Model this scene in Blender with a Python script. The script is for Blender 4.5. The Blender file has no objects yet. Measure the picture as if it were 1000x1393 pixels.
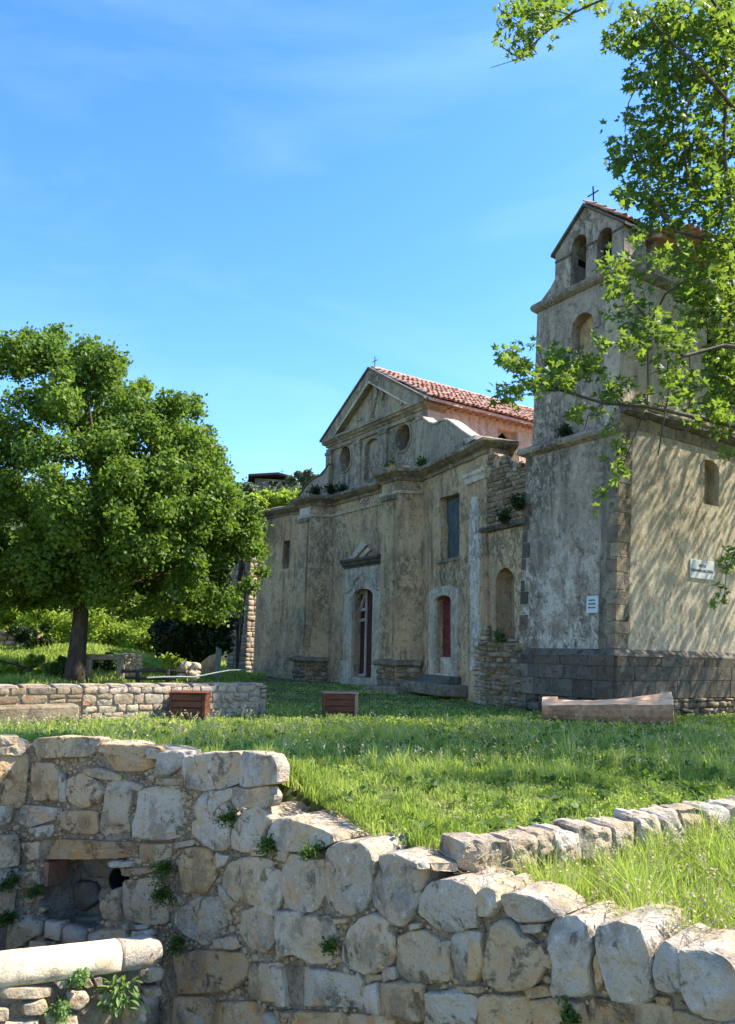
import bpy, bmesh, math, random
import numpy as np
from mathutils import Vector, Matrix, noise
from mathutils.geometry import tessellate_polygon
rnd = random.Random(7)
npr = np.random.default_rng(11)
D2R = math.radians
scene = bpy.context.scene
COL = scene.collection

# ------------------------------------------------------------------ camera, sky, sun, exposure
FOC = 1040.0
PITCH = math.atan(188.5 / FOC)
ROLL = D2R(1.2)
cd = bpy.data.cameras.new('camera'); cam = bpy.data.objects.new('camera', cd); COL.objects.link(cam)
cd.sensor_fit = 'VERTICAL'; cd.sensor_height = 36.0; cd.lens = FOC / 1393 * 36.0
cd.clip_start = 0.1; cd.clip_end = 3000
cam.rotation_euler = (Matrix.Rotation(math.pi / 2 + PITCH, 3, 'X') @ Matrix.Rotation(ROLL, 3, 'Z')).to_euler()
scene.camera = cam

SUN = Vector((1.11, 0.135, 1.3)).normalized()
SUN_EL = math.asin(SUN.z); SUN_AZ = math.atan2(SUN.x, SUN.y)
w = bpy.data.worlds.new("World"); scene.world = w; w.use_nodes = True
wn = w.node_tree; wn.nodes.clear()
wo = wn.nodes.new('ShaderNodeOutputWorld'); wb = wn.nodes.new('ShaderNodeBackground')
sky = wn.nodes.new('ShaderNodeTexSky'); sky.sky_type = 'NISHITA'; sky.sun_disc = False
sky.sun_elevation = SUN_EL; sky.sun_rotation = SUN_AZ
sky.altitude = 300; sky.air_density = 1.0; sky.dust_density = 0.3; sky.ozone_density = 3.0
wb.inputs['Strength'].default_value = 0.13
# faint high cirrus over the blue
tc = wn.nodes.new('ShaderNodeTexCoord'); mp = wn.nodes.new('ShaderNodeMapping'); mp.inputs['Scale'].default_value = (1.2, 2.2, 4.5)
mp.inputs['Rotation'].default_value = (0.2, 0.3, 0.5)
cn = wn.nodes.new('ShaderNodeTexNoise'); cn.inputs['Scale'].default_value = 1.3; cn.inputs['Detail'].default_value = 7; cn.inputs['Roughness'].default_value = .55
cn.inputs['Distortion'].default_value = .6
cr = wn.nodes.new('ShaderNodeMapRange'); cr.inputs['From Min'].default_value = .5; cr.inputs['From Max'].default_value = .85
cr.inputs['To Min'].default_value = 0; cr.inputs['To Max'].default_value = .09
hs = wn.nodes.new('ShaderNodeHueSaturation'); hs.inputs['Saturation'].default_value = 1.26; hs.inputs['Value'].default_value = 1.0; hs.inputs['Hue'].default_value = .508
mx = wn.nodes.new('ShaderNodeMix'); mx.data_type = 'RGBA'; mx.inputs[7].default_value = (5.2, 6.4, 7.4, 1)
wn.links.new(tc.outputs['Generated'], mp.inputs[0]); wn.links.new(mp.outputs[0], cn.inputs['Vector'])
wn.links.new(cn.outputs['Fac'], cr.inputs['Value']); wn.links.new(cr.outputs[0], mx.inputs[0])
wn.links.new(sky.outputs[0], hs.inputs['Color']); wn.links.new(hs.outputs[0], mx.inputs[6])
wn.links.new(mx.outputs[2], wb.inputs['Color']); wn.links.new(wb.outputs[0], wo.inputs['Surface'])
sd = bpy.data.lights.new('sun', 'SUN'); sd.energy = 3.85; sd.angle = D2R(0.55); sd.color = (1.0, .95, .86)
so = bpy.data.objects.new('sun', sd); COL.objects.link(so); so.location = (30, 0, 40)
so.rotation_euler = SUN.to_track_quat('Z', 'Y').to_euler()
scene.view_settings.view_transform = 'Standard'; scene.view_settings.look = 'None'
scene.view_settings.gamma = 1; scene.view_settings.use_curve_mapping = False
scene.view_settings.exposure = 1.80
scene.cycles.max_bounces = 7; scene.cycles.diffuse_bounces = 5; scene.cycles.transmission_bounces = 4
scene.cycles.transparent_max_bounces = 4

# ------------------------------------------------------------------ pixel of the photograph -> point on a real plane
def ray(px, py):
    x = (px - 500) / FOC; y = (696.5 - py) / FOC
    c, s = math.cos(ROLL), math.sin(ROLL)
    x, y = c * x - s * y, s * x + c * y
    return Vector((x, math.cos(PITCH) - y * math.sin(PITCH), math.sin(PITCH) + y * math.cos(PITCH)))
def at(px, py, Y):
    d = ray(px, py); return d * (Y / d.y)
def project(p):
    # inverse of ray()
    f = Vector((0, math.cos(PITCH), math.sin(PITCH))); u = Vector((0, -math.sin(PITCH), math.cos(PITCH)))
    z = p.dot(f)
    if z < .1: return None
    x, y = p.x / z, p.dot(u) / z
    c, s = math.cos(ROLL), math.sin(ROLL)
    x, y = c * x + s * y, -s * x + c * y
    return 500 + x * FOC, 696.5 - y * FOC

class Frame:
    "s runs to the right along the wall as seen from in front, d stands out of the wall, z is up"
    def __init__(f, o, r, n=None, lean=(0, 0)):
        L = math.hypot(*r); f.o = Vector((o[0], o[1])); f.r = Vector((r[0] / L, r[1] / L))
        f.n = Vector((f.r.y, -f.r.x)); f.lean = Vector(lean)
    def p(f, s, d, z):
        q = f.o + f.r * s + f.n * d + f.lean * z
        return Vector((q.x, q.y, z))
    def hit(f, px, py):
        dv = ray(px, py); o = f.o; r = f.r
        det = dv.x * (-r.y) + r.x * dv.y
        t = (o.x * (-r.y) + r.x * o.y) / det
        X, Y = t * dv.x, t * dv.y
        return ((X - o.x) * r.x + (Y - o.y) * r.y, t * dv.z)

RR = (.552, -.834); VV = (.834, .552)
FAC = Frame((-.256, 26.9), RR)
RBAY = Frame((1.737, 23.89), (.375, -.927))
LBAY = Frame((-2.19, 29.82), (.707, -.707))
LINK = Frame((3.2, 20.3), (.45, -.893))
LEAN = (.552 * .075, -.834 * .075)
TOW = Frame((5.34, 16.6), RR, lean=LEAN)
BODY = Frame((5.34, 16.6), VV, lean=LEAN)
NAVE = Frame((FAC.o.x + 3.25 * .552, FAC.o.y - 3.25 * .834), VV)

# ------------------------------------------------------------------ materials
class MB:
    def __init__(s, name):
        s.m = bpy.data.materials.new(name); s.m.use_nodes = True; s.t = s.m.node_tree; s.t.nodes.clear()
        s.out = s.t.nodes.new('ShaderNodeOutputMaterial')
        s.g = None; s.oi = None
    def n(s, typ, inp=None, **attrs):
        x = s.t.nodes.new(typ)
        for k, v in attrs.items(): setattr(x, k, v)
        for k, v in (inp or {}).items():
            if isinstance(v, bpy.types.NodeSocket): s.t.links.new(v, x.inputs[k])
            else: x.inputs[k].default_value = v
        return x
    def pos(s, sc=(1, 1, 1), off=None):
        if s.g is None: s.g = s.n('ShaderNodeNewGeometry')
        v = s.g.outputs['Position']
        if sc != (1, 1, 1):
            v = s.n('ShaderNodeVectorMath', {0: v, 1: sc}, operation='MULTIPLY').outputs[0]
        if off is not None:
            v = s.n('ShaderNodeVectorMath', {0: v, 1: off}, operation='ADD').outputs[0]
        return v
    def rand(s):
        if s.oi is None: s.oi = s.n('ShaderNodeObjectInfo')
        return s.oi.outputs['Random']
    def noise(s, scale, detail=5, rough=.6, v=None, dist=0):
        return s.n('ShaderNodeTexNoise', {'Vector': v or s.pos(), 'Scale': scale, 'Detail': detail, 'Roughness': rough, 'Distortion': dist}).outputs['Fac']
    def vor(s, scale, v=None, feature='F1', out='Distance', rand=1):
        x = s.n('ShaderNodeTexVoronoi', feature=feature)
        s.t.links.new(v or s.pos(), x.inputs['Vector']); x.inputs['Scale'].default_value = scale; x.inputs['Randomness'].default_value = rand
        return x.outputs[out]
    def mr(s, v, a, b, c=0, d=1, smooth=True):
        return s.n('ShaderNodeMapRange', {'Value': v, 'From Min': a, 'From Max': b, 'To Min': c, 'To Max': d}, interpolation_type='SMOOTHSTEP' if smooth else 'LINEAR').outputs[0]
    def mix(s, f, a, b, mode='MIX'):
        x = s.n('ShaderNodeMix', data_type='RGBA', blend_type=mode)
        for i, v in ((0, f), (6, a), (7, b)):
            if isinstance(v, bpy.types.NodeSocket): s.t.links.new(v, x.inputs[i])
            else: x.inputs[i].default_value = v if i == 0 else (tuple(v) + (1,))[:4]
        return x.outputs[2]
    def math(s, op, a, b=0, c=0):
        return s.n('ShaderNodeMath', {0: a, 1: b, 2: c}, operation=op).outputs[0]
    def bump(s, h, strength=.5, dist=.02, normal=None):
        i = {'Height': h, 'Strength': strength, 'Distance': dist}
        if normal is not None: i['Normal'] = normal
        return s.n('ShaderNodeBump', i).outputs[0]
    def finish(s, col, rough=.9, normal=None, spec=.3, **kw):
        i = {'Base Color': col if isinstance(col, bpy.types.NodeSocket) else tuple(col) + (1,), 'Roughness': rough, 'Specular IOR Level': spec}
        if normal is not None: i['Normal'] = normal
        i.update(kw)
        b = s.n('ShaderNodeBsdfPrincipled', i)
        s.t.links.new(b.outputs[0], s.out.inputs['Surface']); return s.m

def stucco(name, base, dark, light, warm, z_white=None, dark_amt=.5, lo=.40, hi=.66, rough_amt=1.0, light_th=.62):
    m = MB(name); dark = (dark[0] * 1.50, dark[1] * 1.32, dark[2] * 1.12); base = (base[0] * 1.16, base[1] * 1.04, base[2] * .88); warm = (warm[0] * 1.12, warm[1] * 1.02, warm[2] * .92); light = (light[0] * 1.02, light[1] * .96, light[2] * .86)
    streak = m.noise(1.1, 9, .68, m.pos((1, 1, .30)), .3)
    big = m.noise(.55, 6, .6, m.pos((1, 1, .8), (3, 1, 7)))
    fine = m.noise(9, 8, .72, m.pos((1, 1, .8)))
    mid = m.noise(3.2, 8, .7, m.pos((1, 1, .7), (5, 5, 5)), .5)
    c = m.mix(m.mr(big, .35, .65), base, warm)
    c = m.mix(m.math('MULTIPLY', m.mr(streak, lo, hi), dark_amt), c, dark)
    c = m.mix(m.math('MULTIPLY', m.mr(mid, .50, .66), .55), c, [x * .9 for x in dark])
    run = m.noise(3.2, 6, .6, m.pos((1, 1, .07), (1, 9, 2)), .2); msk = m.mr(m.noise(.9, 4, .5, m.pos((1, 1, 1), (6, 2, 2))), .40, .62)
    c = m.mix(m.math('MULTIPLY', m.math('MULTIPLY', m.mr(run, .50, .62), msk), .75), c, [x * .75 for x in dark])
    c = m.mix(m.math('MULTIPLY', m.math('MULTIPLY', m.mr(run, .44, .36), msk), .35), c, light)
    # flaked lime wash
    wm = m.mr(m.noise(2.0, 9, .75, m.pos((1, 1, .45), (9, 2, 1))), light_th, light_th + .07)
    if z_white:
        sx = m.n('ShaderNodeSeparateXYZ', {0: m.pos()}).outputs[2]
        band = m.math('MULTIPLY', m.mr(sx, z_white[0] - 1.2, z_white[0] + .4), m.mr(sx, z_white[1], z_white[1] + 2.2, 1, 0))
        wm2 = m.math('MULTIPLY', band, m.mr(m.noise(2.6, 9, .75, m.pos((1, 1, .7), (4, 4, 4))), .44, .56))
        wm = m.math('MAXIMUM', wm, wm2)
    c = m.mix(m.math('MULTIPLY', wm, .75), c, light)
    flake = m.noise(6.5, 10, .8, m.pos((1, 1, .65), (2, 8, 3)), .8)
    area = m.mr(m.noise(.8, 5, .6, m.pos((1, 1, .7), (8, 1, 2))), .42, .58)
    c = m.mix(m.math('MULTIPLY', m.math('MULTIPLY', m.mr(flake, .50, .56), area), .60), c, [x * .8 for x in dark])
    c = m.mix(m.math('MULTIPLY', m.math('MULTIPLY', m.mr(flake, .47, .42), area), .40), c, light)
    c = m.mix(m.math('MULTIPLY', m.mr(fine, .46, .34, 0, 1), .80), c, [x * .6 for x in dark])
    c = m.mix(m.math('MULTIPLY', m.mr(fine, .54, .68), .50), c, light)
    gr_ = m.noise(30, 5, .8)
    c = m.mix(m.math('MULTIPLY', m.mr(gr_, .48, .36), .45), c, [x * .5 for x in dark])
    c = m.mix(m.math('MULTIPLY', m.mr(gr_, .54, .66), .22), c, light)
    crack = m.vor(1.1, m.n('ShaderNodeVectorMath', {0: m.pos(), 1: m.n('ShaderNodeTexNoise', {'Vector': m.pos(), 'Scale': 1.5, 'Detail': 6}).outputs['Color']}, operation='ADD').outputs[0], 'DISTANCE_TO_EDGE')
    c = m.mix(m.math('MULTIPLY', m.mr(crack, .006, .0), .5), c, [x * .3 for x in dark])
    h = m.math('ADD', m.math('MULTIPLY', mid, 1.6), m.math('MULTIPLY', fine, .8))
    h = m.math('ADD', h, m.math('MULTIPLY', wm, .22))
    h = m.math('ADD', h, m.math('MULTIPLY', m.math('ADD', gr_, m.math('MULTIPLY', m.mr(flake, .50, .56), area)), .35))
    return m.finish(c, .95, m.bump(h, .85 * rough_amt, .05), .15)

def stone(name, cols, dark, light, scale=1.0, lich=.5, moss=0.0, bumpd=.02, warm=1.0):
    cols = [(a * 1.10 * warm, b * .99 * warm, c * .85 * warm) for a, b, c in cols]; dark = (dark[0] * 1.12, dark[1] * .96, dark[2] * .76); light = (light[0] * 1.02, light[1] * .955, light[2] * .84); bumpd *= 1.7
    m = MB(name); r = m.rand()
    ofs = m.n('ShaderNodeCombineXYZ', {0: m.math('MULTIPLY', r, 37.0), 1: m.math('MULTIPLY', r, 19.0), 2: m.math('MULTIPLY', r, 53.0)}).outputs[0]
    v = m.n('ShaderNodeVectorMath', {0: m.pos(), 1: ofs}, operation='ADD').outputs[0]
    ramp = m.n('ShaderNodeValToRGB', {'Fac': r})
    e = ramp.color_ramp.elements; k = len(cols)
    e[0].color = cols[0] + (1,); e[0].position = 0; e[1].color = cols[-1] + (1,); e[1].position = .97
    for i in range(1, k - 1):
        q = e.new(i / (k - 1) * .97); q.color = cols[i] + (1,)
    c = ramp.outputs[0]
    r2 = m.math('FRACT', m.math('MULTIPLY', r, 7.31))
    c = m.mix(m.math('MULTIPLY', m.mr(m.noise(2.3 * scale, 6, .6, v), .45, .65), .6), c, (cols[0][0] * 1.05, cols[0][1] * .86, cols[0][2] * .62))
    a = m.noise(5.5 * scale, 10, .72, v, .4)
    c = m.mix(m.math('MULTIPLY', m.mr(a, .53, .62), .85), c, dark)
    c = m.mix(m.math('MULTIPLY', m.mr(m.noise(2.6 * scale, 9, .66, m.n('ShaderNodeVectorMath', {0: v, 1: (31, 5, 2)}, operation='ADD').outputs[0]), .50, .60), .45), c, dark)
    c = m.mix(m.math('MULTIPLY', m.mr(m.noise(8 * scale, 10, .75, m.n('ShaderNodeVectorMath', {0: v, 1: (7, 7, 7)}, operation='ADD').outputs[0]), .56, .66), lich), c, light)
    f = m.noise(55 * scale, 6, .75, v)
    c = m.mix(m.math('MULTIPLY', m.mr(f, .46, .34), .45), c, [x * .4 for x in dark])
    c = m.mix(m.math('MULTIPLY', m.mr(f, .56, .70), .35), c, light)
    och = m.mr(m.noise(3.6 * scale, 9, .7, m.n('ShaderNodeVectorMath', {0: v, 1: (17, 3, 9)}, operation='ADD').outputs[0]), .52, .64)
    c = m.mix(m.math('MULTIPLY', och, .55), c, (cols[0][0] * 1.2, cols[0][1] * .85, cols[0][2] * .5))
    c = m.mix(m.math('MULTIPLY', r2, .10), c, (0, 0, 0))
    if moss:
        c = m.mix(m.math('MULTIPLY', m.mr(m.noise(3 * scale, 8, .7, m.pos(off=(2, 2, 2))), .60, .70), moss), c, (.07, .085, .02))
    ck = m.mr(m.vor(4.5 * scale, m.n('ShaderNodeVectorMath', {0: v, 1: m.n('ShaderNodeTexNoise', {'Vector': v, 'Scale': 4 * scale, 'Detail': 6}).outputs['Color']}, operation='ADD').outputs[0], 'DISTANCE_TO_EDGE'), .0, .03)
    h = m.math('ADD', m.math('MULTIPLY', a, 1.7), m.math('MULTIPLY', f, .22))
    h = m.math('ADD', h, m.math('MULTIPLY', m.noise(18 * scale, 5, .7, v), .8))
    return m.finish(c, .92, m.bump(h, .9, bumpd), .2)

def leafmat(name, c1, c2, tr, trans=.45, rough=.5):
    m = MB(name)
    at_ = m.n('ShaderNodeAttribute', attribute_name='tint').outputs['Fac']
    c = m.mix(at_, c1, c2)
    t = m.mix(at_, [x * .8 for x in tr], [x * 1.25 for x in tr])
    d = m.n('ShaderNodeBsdfPrincipled', {'Base Color': c, 'Roughness': rough, 'Specular IOR Level': .18})
    tl = m.n('ShaderNodeBsdfTranslucent', {'Color': t})
    x = m.n('ShaderNodeMixShader', {0: trans, 1: d.outputs[0], 2: tl.outputs[0]})
    m.t.links.new(x.outputs[0], m.out.inputs['Surface']); return m.m

def plain(name, col, rough=.8, bump=0, scale=20, var=.25, dark=None, stretch=(1, 1, 1), **kw):
    m = MB(name)
    a = m.noise(scale, 6, .65, m.pos(stretch)); b = m.noise(scale * .23, 5, .6, m.pos(stretch))
    c = m.mix(m.mr(a, .4, .65), col, dark or [x * (1 - var) for x in col])
    c = m.mix(m.math('MULTIPLY', m.mr(b, .45, .65), .5), c, dark or [x * (1 - 1.5 * var) for x in col])
    c = m.mix(m.math('MULTIPLY', m.rand(), .25), c, (0, 0, 0))
    return m.finish(c, rough, m.bump(m.math('ADD', a, b), .6, bump) if bump else None, .25, **kw)

M = {}
M['facade'] = stucco('facade_plaster', (.52, .415, .265), (.135, .115, .085), (.64, .57, .46), (.54, .38, .21), dark_amt=.46, lo=.44, hi=.66, light_th=.63)
M['upper'] = stucco('upper_plaster', (.40, .345, .26), (.13, .118, .095), (.50, .46, .38), (.36, .30, .21), dark_amt=.75, lo=.38, hi=.64, light_th=.66)
M['volute'] = stucco('volute_plaster', (.36, .315, .24), (.15, .138, .11), (.42, .38, .31), (.31, .26, .19), dark_amt=.5, lo=.38, hi=.64, rough_amt=.5, light_th=.72)
M['pale_trim'] = stucco('pale_trim', (.54, .49, .39), (.20, .18, .15), (.66, .62, .53), (.52, .45, .34), dark_amt=.55, light_th=.5, rough_amt=.6)
M['white_plaster'] = stucco('white_flaked_plaster', (.68, .65, .57), (.24, .215, .175), (.74, .71, .64), (.58, .53, .44), dark_amt=.6, lo=.5, hi=.7, light_th=.5)
M['tower'] = stucco('tower_plaster', (.42, .375, .31), (.12, .108, .09), (.66, .61, .53), (.37, .32, .25), z_white=(.0, 1.4), dark_amt=.60, lo=.36, hi=.62, light_th=.66)
M['tower_side'] = stucco('tower_side_plaster', (.44, .40, .315), (.20, .178, .13), (.57, .54, .45), (.38, .34, .26), dark_amt=.45, lo=.44, hi=.70, light_th=.70, rough_amt=.55)
M['pink'] = stucco('pink_render', (.55, .47, .43), (.36, .30, .25), (.64, .59, .52), (.50, .46, .38), dark_amt=.35, rough_amt=.9, light_th=.62)
M['cornice'] = stucco('cornice_plaster', (.40, .34, .245), (.11, .10, .08), (.46, .44, .39), (.29, .24, .17), dark_amt=.75, lo=.36, hi=.6, light_th=.60)
M['dark_frieze'] = stucco('door_head', (.13, .125, .115), (.06, .058, .052), (.24, .235, .22), (.12, .11, .10), rough_amt=.6, light_th=.7)
M['quoin'] = stone('quoin_stone', [(.17, .155, .13), (.33, .28, .20), (.25, .225, .18), (.36, .31, .23), (.28, .25, .20)], (.09, .085, .075), (.42, .39, .33), lich=.3)
M['plinth'] = stone('plinth_stone', [(.11, .105, .095), (.16, .15, .13), (.075, .07, .065), (.20, .18, .15), (.12, .11, .10)], (.045, .042, .037), (.28, .31, .27), lich=.35)
M['rubble'] = stone('rubble_stone', [(.20, .175, .135), (.30, .25, .18), (.36, .32, .25), (.24, .19, .13), (.17, .16, .14)], (.07, .062, .05), (.48, .45, .38), lich=.4)
M['rubble_pale'] = stone('pale_rubble_stone', [(.46, .42, .34), (.54, .50, .43), (.40, .36, .29), (.50, .44, .35), (.46, .43, .38)], (.16, .135, .10), (.62, .58, .5), lich=.4)
M['lowwall'] = stone('low_wall_stone', [(.40, .37, .33), (.48, .45, .40), (.38, .33, .28), (.44, .40, .34), (.42, .40, .37)], (.14, .125, .10), (.56, .53, .47), lich=.4, scale=1.4)
M['stone'] = stone('wall_stone', [(.50, .455, .40), (.60, .55, .47), (.54, .43, .29), (.44, .40, .345), (.62, .57, .48), (.52, .46, .37), (.56, .43, .26), (.48, .45, .40), (.46, .36, .24)], (.12, .108, .085), (.72, .68, .60), lich=.8, moss=.25, bumpd=.026)
M['stone_brown'] = stone('ochre_wall_stone', [(.52, .38, .22), (.60, .45, .27), (.44, .33, .21), (.56, .45, .31), (.40, .30, .19)], (.12, .092, .06), (.70, .60, .45), lich=.35, moss=.15, bumpd=.026)
M['coping'] = stone('coping_stone', [(.50, .47, .42), (.44, .41, .375), (.56, .52, .46), (.47, .44, .40)], (.115, .108, .095), (.80, .76, .68), lich=.75, bumpd=.026)
M['limestone'] = stone('kerb_stone', [(.48, .46, .42), (.56, .54, .49), (.44, .37, .28), (.52, .50, .46)], (.12, .112, .095), (.68, .65, .58), lich=.5, bumpd=.028)
M['smooth'] = stone('basin_coping', [(.66, .62, .53), (.70, .66, .56)], (.30, .28, .23), (.64, .61, .54), lich=.4, bumpd=.008)
M['brick'] = plain('brick', (.36, .17, .10), .9, .01, 25)
mm = MB('mortar'); f_ = mm.noise(28, 8, .75); g_ = mm.noise(4, 6, .6)
c_ = mm.mix(mm.mr(g_, .4, .62), (.38, .29, .185), (.25, .185, .115)); c_ = mm.mix(mm.math('MULTIPLY', mm.mr(f_, .5, .36), .8), c_, (.07, .052, .034))
c_ = mm.mix(mm.math('MULTIPLY', mm.mr(f_, .56, .7), .5), c_, (.46, .41, .33))
M['mortar'] = mm.finish(c_, .97, mm.bump(mm.math('ADD', f_, mm.math('MULTIPLY', mm.noise(9, 5, .7), 1.5)), 1, .035), .1)
M['void'] = plain('dark_interior', (.012, .011, .010), 1)
M['door_wood'] = plain('dark_red_door_wood', (.13, .045, .038), .75, .006, 8, .5, stretch=(6, 6, .6))
M['red_wood'] = plain('red_painted_planks', (.20, .05, .038), .8, .006, 8, .4, stretch=(1, 1, 1.5))
M['pale_wood'] = plain('weathered_batten', (.62, .50, .42), .85, .004, 12, .35, stretch=(1, 1, .3))
M['green_panel'] = plain('grey_green_shutter', (.085, .115, .105), .6, .004, 5, .35)
M['iron'] = plain('iron', (.03, .028, .035), .6)
M['tile'] = stone('roof_tile', [(.49, .33, .28), (.58, .43, .38)], (.28, .19, .16), (.70, .62, .60), scale=1.6, lich=.55, bumpd=.01)
M['log'] = plain('debarked_log', (.88, .52, .31), .8, .02, 7, .35, dark=(.55, .29, .15), stretch=(.4, .4, 3))
M['log_brown'] = plain('log_underside', (.52, .27, .14), .85, .01, 10, .4)
M['crate'] = plain('brown_planks', (.16, .052, .024), .7, .006, 9, .45, stretch=(.5, .5, 4))
M['crate_rim_lit'] = plain('sunlit_planks', (.36, .22, .13), .75, .004, 9, .35)
M['bark'] = plain('tree_bark', (.085, .060, .042), .95, .03, 9, .5, stretch=(2, 2, .35))
M['plane_bark'] = plain('plane_bark', (.12, .095, .065), .9, .01, 7, .5)
M['marble'] = plain('marble_plaque', (.66, .65, .60), .6, .002, 30, .12)
M['enamel'] = plain('white_plaque', (.62, .68, .66), .5, .002, 20, .1)
M['ink'] = plain('engraved_letters', (.05, .055, .06), .7)
M['concrete'] = plain('far_concrete', (.20, .15, .13), .9, .0, 2, .3)
M['roof_dark'] = plain('far_flat_roof', (.09, .055, .05), .9, 0, 2, .3)
M['post_green'] = plain('blue_green_post', (.20, .25, .23), .7, .003, 12, .3)
M['wire'] = plain('grey_hose', (.22, .25, .22), .6)
M['oldwood'] = plain('dark_rail_wood', (.055, .042, .035), .9, .005, 12, .4)

M['leaf_tree'] = leafmat('round_tree_leaf', (.034, .080, .012), (.155, .215, .032), (.22, .34, .03), .36)
M['leaf_plane'] = leafmat('plane_leaf', (.026, .054, .010), (.100, .142, .022), (.26, .37, .035), .38)
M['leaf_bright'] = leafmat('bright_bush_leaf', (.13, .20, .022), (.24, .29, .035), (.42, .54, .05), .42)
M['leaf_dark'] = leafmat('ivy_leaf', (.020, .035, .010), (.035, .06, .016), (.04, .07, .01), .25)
M['leaf_olive'] = leafmat('olive_leaf', (.09, .12, .06), (.16, .18, .09), (.14, .18, .06), .3)
M['leaf_fern'] = leafmat('fern_leaf', (.045, .085, .015), (.10, .15, .03), (.15, .25, .03), .4)
M['leaf_broad'] = leafmat('broad_leaf', (.12, .20, .06), (.20, .28, .09), (.28, .42, .08), .4)
M['grass'] = leafmat('grass_blade', (.095, .168, .018), (.44, .44, .13), (.46, .60, .07), .38, .65)
M['straw'] = leafmat('straw', (.40, .32, .16), (.50, .42, .24), (.4, .33, .15), .3, .7)
M['petal'] = leafmat('white_petal', (.6, .6, .5), (.75, .75, .66), (.6, .6, .5), .3)
gm = MB('lawn_soil')
g1 = gm.noise(1.3, 8, .65); g2 = gm.noise(14, 8, .75)
gc = gm.mix(gm.mr(g1, .42, .62), (.085, .12, .025), (.13, .135, .045)); gc = gm.mix(gm.mr(g2, .46, .64), gc, (.055, .06, .025))
gc = gm.mix(gm.math('MULTIPLY', gm.mr(gm.noise(2.4, 7, .7, gm.pos(off=(4, 1, 0))), .50, .62), .8), gc, (.34, .27, .15))
M['lawn'] = gm.finish(gc, .98, gm.bump(g2, .8, .04), .1)
hm = MB('hillside_scrub')
h1 = hm.noise(.35, 8, .7); h2 = hm.noise(3, 8, .75)
hc = hm.mix(hm.mr(h1, .4, .6), (.07, .10, .03), (.12, .13, .055)); hc = hm.mix(hm.mr(h2, .45, .6), hc, (.03, .045, .015))
M['hill'] = hm.finish(hc, .98, hm.bump(h2, 1, .5), .1)

# ------------------------------------------------------------------ object helpers
def link(o, parent=None):
    COL.objects.link(o)
    if parent is not None:
        o.parent = parent
    return o
def thing(name, label, cat, loc=(0, 0, 0), group=None):
    o = bpy.data.objects.new(name, None); o.empty_display_size = .2
    COL.objects.link(o); o.location = loc; o['label'] = label; o['category'] = cat
    if group: o['group'] = group
    return o
def rootpos(p):
    v = Vector((0, 0, 0))
    while p is not None:
        v += p.location; p = p.parent
    return v
def mk(name, verts, faces, mat, parent=None, smooth=False, kind=None, mats=None, fmat=None):
    me = bpy.data.meshes.new(name)
    off = rootpos(parent)
    me.from_pydata([(v[0] - off.x, v[1] - off.y, v[2] - off.z) for v in verts], [], faces)
    me.materials.append(M[mat])
    for q in (mats or []): me.materials.append(M[q])
    if fmat: me.polygons.foreach_set('material_index', fmat)
    if smooth: me.polygons.foreach_set('use_smooth', [True] * len(faces))
    me.update()
    o = bpy.data.objects.new(name, me); link(o, parent)
    if kind: o['kind'] = kind
    return o
def mk_fix(*a, **k):
    o = mk(*a, **k); bm = bmesh.new(); bm.from_mesh(o.data)
    bmesh.ops.recalc_face_normals(bm, faces=bm.faces); bm.to_mesh(o.data); bm.free(); return o
def tag(o, label, cat, group=None):
    o['label'] = label; o['category'] = cat
    if group: o['group'] = group
    return o
class Geo:
    def __init__(g): g.v = []; g.f = []
    def add(g, vs, fs):
        b = len(g.v); g.v += list(vs); g.f += [tuple(i + b for i in f) for f in fs]
    def box(g, fr, s0, s1, d0, d1, z0, z1, jit=0):
        vs = [fr.p(s, d, z) for z in (z0, z1) for (s, d) in ((s0, d0), (s1, d0), (s1, d1), (s0, d1))]
        if jit: vs = [v + Vector((rnd.uniform(-jit, jit), rnd.uniform(-jit, jit), rnd.uniform(-jit, jit))) for v in vs]
        g.add(vs, [(0, 1, 2, 3), (4, 7, 6, 5), (0, 4, 5, 1), (1, 5, 6, 2), (2, 6, 7, 3), (3, 7, 4, 0)])
    def tube(g, pts, rads, n=7):
        pts = [Vector(p) for p in pts]; rings = []
        up = Vector((.31, .17, .94))
        for i, p in enumerate(pts):
            t = (pts[min(i + 1, len(pts) - 1)] - pts[max(i - 1, 0)]).normalized()
            a = t.cross(up)
            if a.length < .1: a = t.cross(Vector((1, 0, 0)))
            a.normalize(); b = t.cross(a)
            r = rads[i] if isinstance(rads, (list, tuple)) else rads
            rings.append([p + (a * math.cos(k * 2 * math.pi / n) + b * math.sin(k * 2 * math.pi / n)) * r for k in range(n)])
        vs = [v for r in rings for v in r]; fs = []
        for i in range(len(rings) - 1):
            for k in range(n):
                k2 = (k + 1) % n; fs.append((i * n + k, i * n + k2, (i + 1) * n + k2, (i + 1) * n + k))
        fs.append(tuple(range(n))[::-1]); fs.append(tuple((len(rings) - 1) * n + k for k in range(n)))
        g.add(vs, fs)
    def out(g, name, mat, parent=None, smooth=False, kind=None, fix=True):
        return (mk_fix if fix else mk)(name, g.v, g.f, mat, parent, smooth, kind)
def box(name, fr, s0, s1, d0, d1, z0, z1, mat, parent=None, jit=0, bev=0):
    g = Geo(); g.box(fr, s0, s1, d0, d1, z0, z1, jit); o = g.out(name, mat, parent)
    if bev:
        bm = bmesh.new(); bm.from_mesh(o.data)
        bmesh.ops.bevel(bm, geom=bm.edges[:], offset=bev, segments=1, affect='EDGES'); bm.to_mesh(o.data); bm.free()
    return o
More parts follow.
